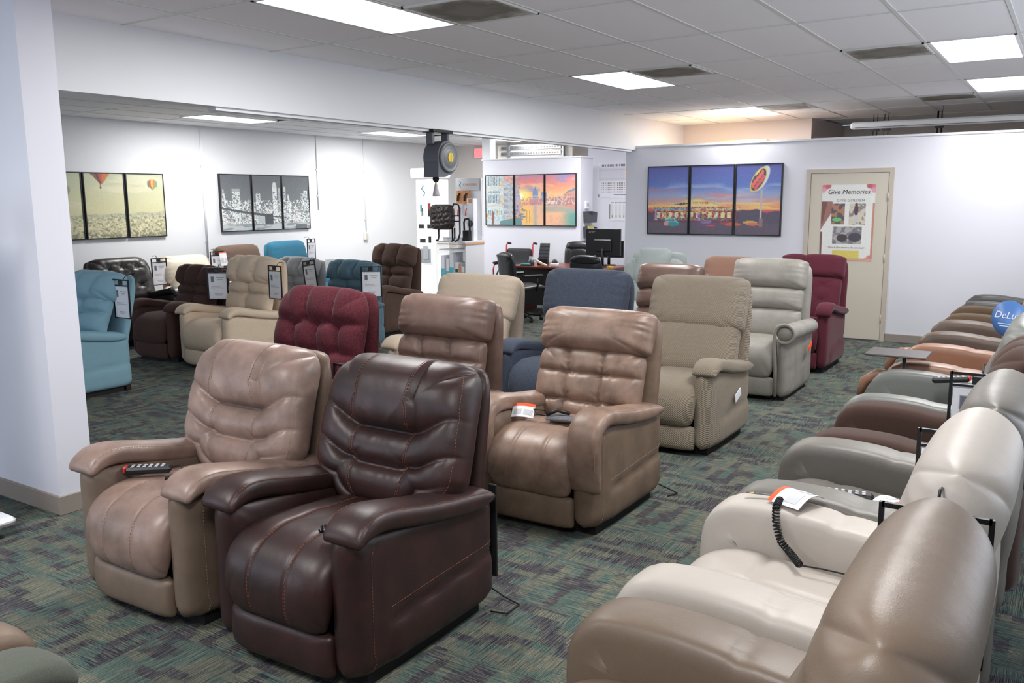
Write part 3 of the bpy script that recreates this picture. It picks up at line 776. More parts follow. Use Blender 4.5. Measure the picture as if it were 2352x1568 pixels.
# side hall
C['blue'] = recliner('light blue recliner with gathered puffs half behind the white end wall', 4.31, 7.75, 0, F_blue, W=.84, top=1.12, topx=.40, back='tuft8', lod=1.0, skirt=True, pocket=True, bw=.74)
C['choc'] = recliner('dark chocolate fabric recliner beside the beige one', 6.20, 8.55, 0, F_choc, W=.80, top=1.03, topx=.26, back='tuft8', lod=.8)
C['beige'] = recliner('beige fabric recliner with rounded puffs and a price sign on its side', 6.16, 7.60, 0, F_beige, W=.86, top=1.16, topx=.30, back='tuft8', lod=.95)
C['lgrey'] = recliner('mid grey fabric recliner behind the beige recliner', 7.40, 8.22, 0, F_grey, W=.78, top=1.06, topx=.30, back='tuft8', lod=.7)
C['slate'] = recliner('slate blue fabric recliner behind the burgundy recliner', 7.40, 7.30, 0, F_slate, W=.82, top=1.05, topx=.30, back='tuft8', lod=.7)
C['umber'] = recliner('dark umber fabric recliner standing next to the product display stand', 8.72, 7.76, 0, F_umber, W=.82, top=1.17, topx=.30, back='tuft8', lod=.7, arm='thin')
C['black'] = recliner('black button tufted leather recliner under the balloon picture', 6.52, 10.02, FACE_WALL, L_black, W=.88, top=1.06, topx=.30, back='diamond', lod=.8, bw=.76)
C['cream'] = recliner('cream leather recliner along the wall by the white conduit', 7.52, 10.02, FACE_WALL, L_cream, W=.80, top=1.05, topx=.30, back='smooth', lod=.6, aw=.16)
C['mole'] = recliner('mole brown fabric recliner below the skyline picture', 8.46, 10.05, FACE_WALL, F_mole, W=.82, top=1.13, topx=.30, back='head', lod=.6)
C['teal'] = recliner('teal blue fabric recliner beneath the right edge of the skyline picture', 9.40, 10.05, FACE_WALL, F_teal, W=.80, top=1.15, topx=.30, back='head', lod=.5)
# row along the windows, facing into the room
L_r1 = leather('leather_olive_brown', rgb(112, 96, 82), rgb(100, 85, 72), .44, 4, .4)
L_r2 = leather('leather_oyster', rgb(184, 176, 168), rgb(173, 164, 156), .48, 4, .35)
L_r3 = leather('leather_graphite', rgb(108, 104, 98), rgb(96, 92, 87), .46, 4, .4)
F_r4 = fabric('velvet_brown', rgb(70, 52, 46), rgb(54, 40, 36), 200, .4, .85, .12)
L_r5 = leather('leather_grey_green', rgb(110, 112, 108), rgb(98, 100, 97), .42, 4, .4)
L_r6 = leather('leather_cognac', rgb(152, 112, 90), rgb(130, 92, 70), .40, 5, .5)
L_r7 = leather('leather_espresso', rgb(90, 74, 64), rgb(74, 60, 52), .42, 4, .4)
F_r8 = fabric('suede_olive', rgb(92, 76, 60), rgb(76, 62, 50), 200, .4, .8, .1)
L_r9 = leather('leather_charcoal', rgb(66, 66, 64), rgb(54, 54, 54), .4, 4, .4)
RK = dict(arm='block', aw=.20, armz=.66, back='smooth', topx=.36, top=1.13, pocket=False, D=.96, armdrop=.04)
C['r1'] = recliner('olive brown leather recliner with thick arms beside the oyster leather recliner', 1.62, .56, FACE_ROOM, L_r1, W=.92, lod=1.3, **dict(RK, top=1.155))
C['r2'] = recliner('pale oyster leather recliner with a coiled cord over its arm', 2.62, .56, FACE_ROOM, L_r2, W=.94, lod=1.3, **dict(RK, top=1.14))
C['r3'] = recliner('graphite grey leather recliner with a remote lying on its seat', 3.56, .54, FACE_ROOM, L_r3, W=.92, lod=1.1, **dict(RK, top=1.105))
C['r4'] = recliner('dark brown velvet recliner with a pleated head cushion', 4.47, .50, FACE_ROOM, F_r4, W=.86, lod=.9, **dict(RK, back='tuft9', top=1.12))
C['r5'] = recliner('grey green leather recliner with contrast stitched thin arms', 5.42, .52, FACE_ROOM, L_r5, W=.96, lod=.9, **dict(RK, aw=.15))
C['r6'] = recliner('cognac leather recliner with a swivel tray and a round blue tag', 6.58, .50, FACE_ROOM, L_r6, W=1.0, lod=.8, **dict(RK, aw=.17, top=1.16))
C['r7'] = recliner('espresso brown leather recliner next to the cognac recliner', 8.02, .50, FACE_ROOM, L_r7, W=.96, lod=.6, **dict(RK, aw=.17, armz=.67))
C['r8'] = recliner('olive brown suede recliner between the espresso and charcoal recliners', 9.27, .48, FACE_ROOM, F_r8, W=.84, lod=.5, **dict(RK, aw=.17, armz=.67))
C['r9'] = recliner('charcoal leather recliner at the end of the row against the partition', 10.45, .46, FACE_ROOM, L_r9, W=.86, lod=.5, **dict(RK, aw=.16, armz=.67))

# ------------------------------------------------------------------ printed pictures
class Art:
    """small raster painter; its pixels become the printed colours of a picture mesh"""
    def __init__(s, w, h, c=(255, 255, 255), seed=1):
        s.w, s.h = w, h; s.a = np.ones((h, w, 3)) * np.array(c, float)
        s.X, s.Y = np.meshgrid((np.arange(w) + .5) / w, (np.arange(h) + .5) / h); s.rng = np.random.RandomState(seed)
    def put(s, m, c, k=1.0):
        m = np.clip(m, 0, 1)[..., None] * k; s.a = s.a * (1 - m) + np.array(c, float) * m; return s
    def grad(s, stops):
        ys = [p for p, _ in stops]
        for ch in range(3): s.a[..., ch] = np.interp(s.Y, ys, [c[ch] for _, c in stops])
        return s
    def rect(s, x0, y0, x1, y1, c, k=1.0): return s.put(((s.X >= x0) & (s.X < x1) & (s.Y >= y0) & (s.Y < y1)) * 1.0, c, k)
    def ell(s, x, y, rx, ry, c, k=1.0, soft=.08, ang=0.0):
        dx, dy = (s.X - x) * (s.w / s.h), s.Y - y; ca, sa = math.cos(ang), math.sin(ang)
        d = np.hypot((dx * ca + dy * sa) / (rx * s.w / s.h), (-dx * sa + dy * ca) / ry)
        return s.put(np.clip((1 - d) / soft + .5, 0, 1), c, k)
    def poly(s, pts, c, k=1.0):
        m = np.zeros_like(s.X, bool); n = len(pts)
        for i in range(n):
            (x0, y0), (x1, y1) = pts[i], pts[(i + 1) % n]
            if y0 == y1: continue
            t = (s.Y - y0) / (y1 - y0); m ^= ((y0 <= s.Y) != (y1 <= s.Y)) & (s.X < x0 + t * (x1 - x0))
        return s.put(m * 1.0, c, k)
    def noise(s, fx, fy, oct=3):
        out = np.zeros_like(s.X); amp = 1.0
        for o in range(oct):
            gx, gy = max(2, int(fx * 2 ** o)), max(2, int(fy * 2 ** o)); g = s.rng.rand(gy + 1, gx + 1)
            x, y = s.X * gx, s.Y * gy; i, j = np.minimum(x.astype(int), gx - 1), np.minimum(y.astype(int), gy - 1); fx_, fy_ = x - i, y - j
            fx_, fy_ = fx_ * fx_ * (3 - 2 * fx_), fy_ * fy_ * (3 - 2 * fy_)
            v = (g[j, i] * (1 - fx_) + g[j, i + 1] * fx_) * (1 - fy_) + (g[j + 1, i] * (1 - fx_) + g[j + 1, i + 1] * fx_) * fy_
            out += v * amp; amp *= .5
        return out / sum(.5 ** o for o in range(oct))
def art_diner():
    A = Art(228, 108, seed=3)
    A.grad([(0, (88, 92, 160)), (.28, (92, 116, 190)), (.42, (140, 158, 200)), (.52, (196, 150, 150)), (.58, (226, 170, 110)), (.64, (216, 96, 86)), (.68, (180, 74, 92)), (1, (96, 86, 104))])
    n = A.noise(5, 16, 3); A.put(ss(.5, .72, n) * ss(.28, .40, A.Y) * (1 - ss(.56, .62, A.Y)), (226, 124, 122), .8)
    n = A.noise(4, 14, 3); A.put(ss(.52, .75, n) * ss(.2, .35, A.Y) * (1 - ss(.5, .6, A.Y)), (176, 192, 224), .7)
    n = A.noise(4, 20, 2); A.put(ss(.5, .7, n) * ss(.5, .56, A.Y) * (1 - ss(.62, .66, A.Y)), (238, 208, 120), .8)
    hill = .655 + .02 * np.sin(A.X * 22) + .012 * np.sin(A.X * 51)
    A.put((A.Y > hill) * 1.0, (84, 78, 96)); A.put(ss(.8, 1, A.Y), (104, 92, 104), .6)
    A.poly([(.13, .60), (.20, .55), (.27, .53), (.30, .49), (.40, .47), (.50, .52), (.53, .55), (.58, .58), (.60, .62), (.13, .62)], (206, 178, 110))
    A.poly([(.155, .59), (.29, .53), (.50, .545), (.57, .60), (.155, .60)], (226, 206, 150))
    A.poly([(.31, .505), (.40, .485), (.49, .53), (.31, .53)], (226, 206, 150))
    for k in range(9): A.rect(.355 + k * .014, .515, .361 + k * .014, .555, (196, 96, 80))
    A.poly([(.215, .56), (.30, .53), (.34, .545), (.29, .575)], (70, 62, 84))
    A.rect(.12, .595, .60, .625, (214, 130, 84))
    for k in range(22): A.rect(.13 + k * .021, .602, .142 + k * .021, .615, (110, 76, 88))
    A.rect(.045, .620, .35, .640, (90, 150, 206)); A.rect(.35, .625, .70, .645, (214, 200, 176)); A.rect(.04, .640, .70, .662, (206, 150, 90))
    A.rect(.05, .662, .68, .83, (112, 70, 84))
    for k in range(12): A.rect(.075 + k * .05, .68, .105 + k * .05, .755, (226, 214, 160) if k % 3 else (216, 220, 200))
    for k in range(12): A.rect(.107 + k * .05, .67, .12 + k * .05, .78, (176, 62, 70))
    A.rect(.05, .765, .68, .80, (96, 100, 104)); A.rect(.06, .67, .08, .80, (176, 160, 196)); A.rect(.395, .67, .412, .81, (160, 140, 190))
    A.rect(.37, .655, .50, .675, (222, 140, 70)); A.rect(.425, .69, .455, .82, (86, 78, 96)); A.ell(.44, .635, .018, .03, (150, 90, 96))
    A.rect(0.0, .83, 1, 1, (92, 84, 98))
    A.ell(.20, .83, .062, .045, (92, 190, 194)); A.ell(.19, .79, .045, .04, (110, 200, 204)); A.rect(.155, .785, .225, .81, (120, 110, 130)); A.ell(.21, .855, .055, .03, (60, 140, 146)); A.ell(.155, .85, .02, .03, (220, 140, 136))
    A.ell(.46, .85, .075, .045, (98, 80, 116)); A.ell(.46, .815, .045, .03, (130, 110, 150)); A.rect(.465, .865, .53, .88, (208, 70, 78))
    A.ell(.62, .83, .05, .03, (150, 74, 90)); A.ell(.66, .85, .05, .025, (204, 92, 76)); A.ell(.78, .82, .055, .022, (206, 160, 90)); A.ell(.80, .845, .05, .022, (204, 110, 96))
    n = A.noise(100, 60, 2); A.put((n > .58) * (A.Y > .60) * (A.Y < .82) * (A.X < .70), (88, 64, 80), .5); A.put((n < .40) * (A.Y > .53) * (A.Y < .80) * (A.X < .62) * (A.X > .06), (236, 200, 130), .45)
    A.rect(.852, .36, .866, .86, (186, 178, 184)); A.rect(.845, .76, .872, .88, (136, 110, 116))
    A.ell(.852, .20, .044, .20, (208, 214, 216), 1, .06, .55); A.ell(.832, .215, .044, .20, (214, 202, 110), 1, .06, .55); A.ell(.832, .215, .038, .175, (76, 66, 88), 1, .06, .55)
    for k, (dx, dy) in enumerate(((-.035, .09), (-.02, .045), (-.002, .0), (.016, -.045), (.032, -.09))):
        A.ell(.826 + dx, .205 + dy, .012, .040, (226, 110, 96), 1, .2, .2); A.ell(.842 + dx * .8, .255 + dy * .8, .011, .036, (214, 96, 98), 1, .2, .2)
    A.poly([(.80, .15), (.845, .055), (.85, .07), (.815, .16)], (220, 206, 120))
    return A
def art_canal():
    A = Art(228, 108, seed=5)
    A.grad([(0, (190, 120, 150)), (.2, (226, 140, 120)), (.4, (236, 180, 120)), (.55, (226, 140, 120)), (.6, (216, 170, 130)), (.8, (228, 170, 130)), (1, (226, 168, 120))])
    n = A.noise(7, 10, 4); A.put(ss(.5, .7, n) * (1 - ss(.4, .55, A.Y)) * ss(.3, .6, A.X), (130, 140, 190), .8)
    n = A.noise(6, 9, 4); A.put(ss(.48, .7, n) * (1 - ss(.35, .52, A.Y)), (240, 196, 150), .7)
    n = A.noise(6, 9, 4); A.put(ss(.52, .72, n) * (1 - ss(.1, .4, A.Y)), (222, 110, 120), .7)
    A.ell(.41, .41, .10, .12, (250, 226, 120), .9, .9); A.ell(.40, .42, .03, .06, (255, 246, 220), 1, .6)
    A.put(ss(.58, .62, A.Y) * ss(.38, .45, A.X), (232, 176, 140), .85)
    A.put(ss(.60, .66, A.Y) * np.exp(-((A.X - .46 - (A.Y - .6) * .08) / .07) ** 2), (246, 190, 90), .9)
    n = A.noise(40, 12, 2); A.put(ss(.45, .75, n) * ss(.62, .75, A.Y) * ss(.35, .5, A.X), (206, 150, 140), .35)
    A.put(ss(.62, .80, A.Y) * ss(.80, .98, A.X), (72, 150, 146), .85); A.put(ss(.6, .64, A.Y) * (1 - ss(.7, .76, A.Y)) * ss(.6, .7, A.X), (110, 150, 156), .5)
    A.poly([(.62, .50), (.98, .50), (.98, .64), (.62, .60)], (190, 150, 146)); n = A.noise(60, 20, 2); A.put((n > .55) * (A.X > .60) * (A.Y > .47) * (A.Y < .60), (150, 112, 124), .6)
    A.poly([(.86, .40), (.92, .31), (1, .30), (1, .70), (.86, .60)], (196, 138, 124))
    for i in range(4):
        for j in range(4): A.rect(.885 + i * .028, .39 + j * .06, .896 + i * .028, .42 + j * .06, (112, 108, 130))
    A.poly([(.90, .34), (1, .26), (1, .31), (.90, .37)], (110, 130, 150)); A.rect(.66, .52, .80, .57, (222, 206, 200))
    A.ell(.57, .38, .032, .10, (104, 138, 176)); A.rect(.545, .40, .60, .50, (150, 156, 184)); A.poly([(.562, .30), (.57, .21), (.578, .30)], (96, 116, 150))
    A.rect(.50, .48, .66, .58, (190, 136, 140)); A.ell(.655, .40, .022, .07, (104, 138, 176)); A.rect(.64, .42, .672, .5, (150, 156, 184)); A.rect(.675, .33, .682, .5, (130, 130, 160))
    A.put(np.exp(-((A.X - .57) / .02) ** 2) * ss(.58, .62, A.Y), (140, 160, 170), .7)
    A.poly([(0, 0), (.21, 0), (.21, .98), (0, 1)], (182, 206, 214)); A.poly([(.21, .08), (.33, .18), (.33, .82), (.21, .94)], (170, 178, 190)); A.poly([(.33, .14), (.37, .22), (.40, .5), (.40, .75), (.33, .82)], (176, 160, 176))
    for i in range(8):
        for (y0, y1) in ((.02, .20), (.38, .56)): A.rect(.035 + i * .018, y0, .044 + i * .018, y1, (76, 96, 124))
        A.ell(.04 + i * .018, .33, .007, .02, (84, 106, 134)); A.rect(.03 + i * .022, .70, .04 + i * .022, .80, (80, 106, 120))
    for x in (.165, .19): A.rect(x, .1, x + .014, .26, (206, 166, 110)); A.rect(x, .40, x + .014, .58, (206, 166, 110))
    n = A.noise(60, 60, 2); A.put((n > .56) * (A.X < .40), (118, 138, 154), .45); n = A.noise(60, 60, 2); A.put((n > .60) * (A.X < .33), (224, 206, 170), .5)
    A.rect(0, .24, .21, .265, (210, 190, 170)); A.rect(0, .60, .21, .625, (206, 180, 160)); A.ell(.085, .86, .016, .14, (130, 86, 84)); A.rect(.0, .78, .03, .84, (206, 150, 90)); A.rect(.12, .70, .14, .76, (206, 160, 90))
    for i in range(6):
        for j in range(5): A.rect(.225 + i * .018, .24 + j * .12, .233 + i * .018, .30 + j * .12, (120, 128, 146))
    A.poly([(.17, .92), (.33, .86), (.40, .84), (.42, 1), (.17, 1)], (96, 132, 134)); n = A.noise(50, 30, 2); A.put((n > .56) * (A.X > .33) * (A.X < .43) * (A.Y > .6) * (A.Y < .85), (110, 96, 110), .8)
    n = A.noise(90, 40, 2); A.put((n > .58) * (A.X > .40) * (A.Y > .44) * (A.Y < .60), (124, 100, 118), .5); A.put((n < .40) * (A.X > .60) * (A.Y > .42) * (A.Y < .60), (226, 196, 180), .5)
    for (x, y) in ((.40, .88), (.43, .83), (.44, .70), (.41, .78)): A.ell(x, y, .03, .018, (106, 130, 150))
    for x in (.455, .47, .485, .50): A.rect(x, .70, x + .003, .95, (120, 96, 90))
    return A
def art_skyline():
    A = Art(228, 108, (86, 92, 96), seed=8)
    A.grad([(0, (84, 88, 94)), (.5, (102, 108, 110)), (.62, (112, 118, 120)), (1, (170, 178, 180))])
    rng = np.random.RandomState(4)
    def tower(x0, x1, y0, c): A.rect(x0, y0, x1, .88, c)
    x = .0
    while x < 1:
        w = .02 + rng.rand() * .03; tower(x, x + w, .55 + rng.rand() * .2, tuple([150 + rng.rand() * 60] * 3)); x += w
    A.poly([(.01, .52), (.025, .24), (.05, .36), (.055, .6), (.01, .6)], (186, 194, 196)); tower(.125, .21, .25, (196, 202, 202)); A.rect(.125, .25, .21, .31, (146, 152, 154)); tower(.275, .31, .44, (170, 178, 180))
    tower(.37, .42, .32, (188, 194, 196)); tower(.565, .62, .20, (206, 210, 212)); A.ell(.592, .18, .024, .06, (190, 196, 196)); tower(.635, .66, .22, (160, 168, 170)); tower(.68, .705, .20, (170, 178, 182)); A.poly([(.715, .5), (.735, .33), (.755, .5)], (200, 206, 208)); tower(.71, .765, .50, (190, 196, 198))
    tower(.895, .98, .33, (176, 186, 186)); A.rect(.935, .28, .98, .33, (206, 212, 214))
    n = A.noise(110, 60, 1); A.put((n > .60) * (A.Y > .30) * (A.Y < .88) * (A.a.mean(2) > 125), (70, 76, 82), .75); n = A.noise(110, 60, 1); A.put((n > .66) * (A.Y > .45) * (A.Y < .88), (236, 240, 240), .8)
    A.poly([(0, .57), (.28, .66), (.45, .70), (.53, .74), (.70, .77), (.70, .785), (.55, .77), (.42, .74), (.28, .70), (0, .61)], (72, 78, 82)); A.rect(.465, .70, .56, .90, (70, 74, 80)); A.put(((A.X > .38) & (A.X < .465) & (A.Y > .75) & (A.Y < .87)) * 1.0, (168, 176, 178))
    n = A.noise(12, 40, 2); A.put((A.Y > .885) * 1.0, (178, 186, 188)); A.put((A.Y > .885) * ss(.45, .7, n), (110, 118, 122), .8)
    A.put(((A.X > .82) & (A.X < .96) & (A.Y > .91)) * 1.0, (80, 88, 90), .8)
    return A
def art_balloon():
    A = Art(228, 108, seed=11)
    A.grad([(0, (178, 186, 156)), (.3, (194, 194, 156)), (.6, (198, 194, 150)), (.68, (190, 188, 152)), (1, (176, 170, 128))])
    n = A.noise(4, 8, 3); A.put(ss(.5, .7, n) * (1 - ss(.45, .6, A.Y)), (214, 208, 178), .7); A.put(ss(.2, -.1, A.X) * 1.0 if False else np.clip(.35 - A.X, 0, 1), (146, 164, 150), .8)
    hz = .655 - .05 * A.X + .01 * np.sin(A.X * 30); city = (A.Y > hz) * 1.0
    A.put(city, (178, 176, 142)); n = A.noise(70, 44, 2); A.put(city * ss(.52, .62, n), (112, 112, 96), .75); n = A.noise(80, 60, 2); A.put(city * ss(.56, .66, n), (222, 212, 168), .8); A.put(ss(.88, 1, A.Y) * ss(.45, .6, A.noise(40, 20, 2)), (84, 84, 66), .7)
    A.put(ss(0, .12, A.Y - hz) * 0 + city * (1 - ss(.0, .10, A.Y - hz)), (158, 162, 146), .6)
    A.poly([(.10, .60), (.125, .60), (.16, .76), (.19, .80), (.13, .80), (.24, .98), (.20, .98), (.13, .86), (.03, .86), (.06, .76)], (104, 96, 84))
    A.ell(.21, .26, .035, .075, (140, 146, 132)); A.poly([(.185, .30), (.235, .30), (.213, .37)], (140, 146, 132))
    for k, c in enumerate(((116, 84, 74), (96, 66, 66), (170, 76, 70), (196, 100, 72), (180, 120, 70))):
        A.poly([(.385 + k * .034, 0), (.385 + (k + 1) * .034, 0), (.472 + k * .004, .165), (.468 + k * .004, .165)], c)
    A.rect(.467, .165, .473, .21, (110, 100, 84)); A.ell(.47, .222, .008, .018, (84, 72, 60))
    for k, c in enumerate(((84, 120, 98), (186, 80, 74), (214, 176, 84), (200, 110, 70), (110, 150, 112))):
        A.ell(.865 + k * .017, .155 - .006 * (2 - abs(k - 2)), .012, .055 + .012 * (2 - abs(k - 2)), c, 1, .3); A.poly([(.853 + k * .018, .17), (.871 + k * .018, .17), (.904, .25), (.894, .25)], c)
    A.rect(.897, .25, .901, .27, (110, 100, 84))
    return A
_grain = np.random.RandomState(77)
def print_mesh(img, w, h):
    H, W = img.shape[:2]; xs = np.linspace(-w / 2, w / 2, W); zs = np.linspace(h / 2, -h / 2, H)
    X, Z = np.meshgrid(xs, zs); v = np.stack([X.ravel(), np.zeros(W * H), Z.ravel()], 1)
    i, j = np.meshgrid(np.arange(H - 1), np.arange(W - 1), indexing='ij'); a = (i * W + j).ravel()
    me = mesh_from(v, np.stack([a, a + W, a + W + 1, a + 1], 1), False)
    at = me.attributes.new('print', 'FLOAT_COLOR', 'POINT')
    c = np.ones((W * H, 4), np.float32); c[:, :3] = s2l(np.clip(255 * (np.clip(img + _grain.normal(0, 5, img.shape), 0, 255) / 255) ** .86, 0, 255)).reshape(-1, 3); at.data.foreach_set('color', c.ravel())
    return me
M_print = vcol('printed_canvas', .4, .35)
def panels(A, x, y, z, rot, labels, group, w=.612, h=.925, gap=.024):
    """three framed panels; local x runs to the right as seen, the picture faces local -y"""
    k = A.w // 3
    R = Matrix.Rotation(rot, 3, 'Z')
    for i in range(3):
        p = Vector((x, y, z)) + R @ Vector(((i - 1) * (w + gap), 0, 0))
        t = thing('picture_panel', labels[i], 'picture', p, rot, group)
        mb = MB(); d, b = .038, .014
        for a_, c_ in (((-w / 2, -d, -h / 2), (w / 2, 0, -h / 2 + b)), ((-w / 2, -d, h / 2 - b), (w / 2, 0, h / 2)), ((-w / 2, -d, -h / 2 + b), (-w / 2 + b, 0, h / 2 - b)), ((w / 2 - b, -d, -h / 2 + b), (w / 2, 0, h / 2 - b))): mb.box(a_, c_)
        mb.build('frame', M_black, t)
        o = obj('print', print_mesh(A.a[:, i * k:(i + 1) * k], w - 2 * b, h - 2 * b), M_print, t); o.location = (0, -d + .006, 0)
        box('backing', (-w / 2 + b, -d + .010, -h / 2 + b), (w / 2 - b, -.002, h / 2 - b), M_black, t)
FX = -math.pi / 2                                              # local -y turned to face -x
panels(art_diner(), 11.268, 4.115, 1.732, FX, ['framed print of a diner with a turquoise car at dusk', 'framed print of a diner entrance with dark purple cars at dusk', 'framed print of a round roadside sign on a tall pole at dusk'], 'three part diner picture', .612, .93, .014)
panels(art_canal(), 13.098, 8.13, 1.747, FX, ['framed print of pale blue canal palace facades', 'framed print of a canal sunset with a domed church', 'framed print of pink sky over canal houses'], 'three part canal picture', .620, .90, .012)
panels(art_skyline(), 9.80, 11.198, 1.735, 0, ['framed grey print of skyline with a bridge descending', 'framed grey print of a bridge pier and tall tower', 'framed grey print of skyline with a pale slab tower'], 'three part city skyline picture', .612, .90, .016)
panels(art_balloon(), 6.96, 11.198, 1.71, 0, ['framed sepia print with a distant balloon and a lattice tower foot', 'framed sepia print with the bottom of a large hot air balloon', 'framed sepia print with a small striped hot air balloon'], 'three part balloon picture', .600, .90, .024)

def text(s, size, m, parent, loc, rotz, name='lettering', shear=0.0, extrude=.0006, align='CENTER', space=1.0):
    c = bpy.data.curves.new('t', 'FONT'); c.body = s; c.size = size; c.align_x = align; c.align_y = 'CENTER'; c.shear = shear; c.extrude = extrude; c.space_character = space
    c.resolution_u = 3
    o = bpy.data.objects.new('t', c); COL.objects.link(o)
    bpy.context.view_layer.update()
    me = bpy.data.meshes.new_from_object(o.evaluated_get(bpy.context.evaluated_depsgraph_get()))
    bpy.data.objects.remove(o); bpy.data.curves.remove(c)
    R = Matrix.Rotation(rotz, 4, 'Z') @ Matrix.Rotation(math.pi / 2, 4, 'X')
    me.transform(R); r = obj(name, me, m, parent); r.location = loc; return r

# ------------------------------------------------------------------ door with poster
def make_door(name, x, y0, y1, h, hinge_low_y=True, knob=True):
    d = struct(name, MB().box((x - .022, y0 + .055, .012), (x + .03, y1 - .055, h - .055), .002).mesh(), M_door)
    mb = MB().box((x - .03, y0, 0), (x + .06, y0 + .05, h)).box((x - .03, y1 - .05, 0), (x + .06, y1, h)).box((x - .0295, y0 + .05, h - .05), (x + .06, y1 - .05, h - .0005))
    mb.box((x - .012, y0 + .05, 0), (x + .05, y0 + .068, h - .05)).box((x - .012, y1 - .068, 0), (x + .05, y1 - .05, h - .05))
    mb.build('door_frame', M_trim, d)
    for z in (.28, 1.02, 1.76):
        MB().tube([(x - .032, y0 + .052, z - .05), (x - .032, y0 + .052, z + .05)], .008).build('hinge', M_trim, d)
    if knob:
        MB().lathe([(.012, 0), (.012, -.04), (.028, -.05), (.03, -.07), (.018, -.085)], (x - .02, y1 - .12, .98), 'x', 16).build('door_knob', M_steel, d)
    return d
make_door('door_1', 11.268, 1.864, 2.882, 2.105)
make_door('door_2', 14.995, 9.85, 10.92, 2.17)
A = Art(96, 140, (226, 228, 226), seed=21)
for (x, y, r, c) in ((.06, .03, .06, (206, 110, 130)), (.12, .02, .05, (190, 90, 96)), (.03, .07, .05, (220, 150, 170)), (.94, .03, .06, (206, 110, 130)), (.88, .02, .05, (186, 84, 90)), (.97, .08, .05, (220, 150, 170)), (.95, .97, .07, (214, 120, 150)), (.88, .99, .05, (196, 150, 90))): A.ell(x, y, r, r * .7, c, 1, .4)
A.rect(0, .62, .04, 1, (112, 84, 76)); A.poly([(0, .22), (.2, .22), (.26, .30), (.16, .42), (.0, .60)], (150, 104, 96)); A.poly([(0, .22), (.12, .22), (.04, .50), (0, .52)], (116, 76, 72)); A.rect(.96, .24, 1, .98, (190, 130, 110)); A.rect(0, .965, 1, 1, (206, 160, 130))
n = A.noise(14, 20, 2)
for (x0, y0, x1, y1, c1, c2) in ((.20, .25, .45, .52, (86, 80, 86), (176, 120, 96)), (.53, .25, .83, .53, (206, 200, 180), (120, 110, 116)), (.24, .55, .78, .78, (112, 114, 122), (176, 170, 166))):
    m = ((A.X > x0) & (A.X < x1) & (A.Y > y0) & (A.Y < y1)) * 1.0; A.put(m, c1); A.put(m * ss(.45, .6, n), c2, .9)
A.ell(.66, .33, .035, .09, (84, 60, 70)); A.rect(.63, .40, .69, .50, (196, 196, 200)); A.ell(.31, .46, .09, .025, (96, 190, 110)); A.ell(.42, .70, .10, .05, (66, 60, 66)); A.ell(.66, .69, .12, .06, (70, 66, 76))
A.rect(.25, .865, .75, .965, (214, 196, 96))
pw, ph = .625, .93
t = thing('poster', 'white poster with floral corners and family photos taped to the closed door', 'poster', (11.2432, 2.372, 1.447), FX)
o = obj('print', print_mesh(A.a, pw, ph), M_print, t); o.location = (0, -.0025, 0)
box('sheet', (-pw / 2, -.002, -ph / 2), (pw / 2, .0, ph / 2), M_paper, t)
M_ink = mat('ink_dark', rgb(74, 66, 74), .7); M_ink2 = mat('ink_grey', rgb(120, 118, 122), .7)
text('Give Memories.', .080, M_ink, t, (.01, -.004, .375), 0, shear=.22)
text('GIVE GOLDEN', .044, M_ink2, t, (.03, -.004, .272), 0, space=1.2)
text('Mom & Dad deserve the very best!', .030, M_ink2, t, (.0, -.004, -.305), 0, shear=.3)

# ------------------------------------------------------------------ wall charts, pockets, conduits
A = Art(80, 90, (224, 224, 232), seed=31)
for k in range(15): A.rect(.12 + k * .046, .05, .146 + k * .046, .11, (96, 84, 96))
for k in range(4): A.rect(.86 + k * .036, .05, .88 + k * .036, .11, (110, 96, 100))
A.rect(.04, .14, .82, .52, (204, 204, 214)); A.rect(.78, .14, .95, .52, (224, 208, 204))
for k in range(5): A.rect(.04, .20 + k * .065, .95, .207 + k * .065, (176, 178, 190))
for r, c in enumerate(((86, 110, 96), (120, 96, 96), (76, 84, 80), (120, 84, 92), (124, 132, 140))):
    for k in range(15): A.rect(.12 + k * .046, .56 + r * .062, .142 + k * .046, .595 + r * .062, c)
    for k in range(4): A.rect(.86 + k * .036, .56 + r * .062, .878 + k * .036, .595 + r * .062, c)
A.rect(.48, .90, .82, .925, (70, 66, 66)); A.rect(.02, .89, .045, .98, (90, 90, 96)); A.rect(.12, .965, .36, .98, (176, 176, 196))
t = thing('wall_chart', 'large white wall chart with rows of small coloured swatches', 'chart', (14.198, 7.02, 2.09), FX)
o = obj('print', print_mesh(A.a, .68, .62), M_print, t); o.location = (0, -.003, 0); box('sheet', (-.34, -.0025, -.31), (.34, 0, .31), M_paper, t)
A = Art(60, 50, (224, 226, 230), seed=32)
A.rect(.0, .18, .06, .90, (130, 132, 138))
for k in range(12): A.rect(.10 + k * .075, .08, .13 + k * .075, .15, (120, 120, 128))
for k in range(6): A.rect(.10 + k * .15, .2, .18 + k * .15, .85, (206, 208, 214)); A.rect(.13 + k * .15, .72, .16 + k * .15, .84, (110, 112, 120))
t = thing('wall_chart', 'small white wall chart with grey columns below the swatch chart', 'chart', (14.198, 6.88, 1.55), FX)
o = obj('print', print_mesh(A.a, .50, .36), M_print, t); o.location = (0, -.003, 0); box('sheet', (-.25, -.0025, -.18), (.25, 0, .18), M_paper, t)
M_pocket = mat('smoke_grey_plastic', rgb(72, 74, 78), .4)
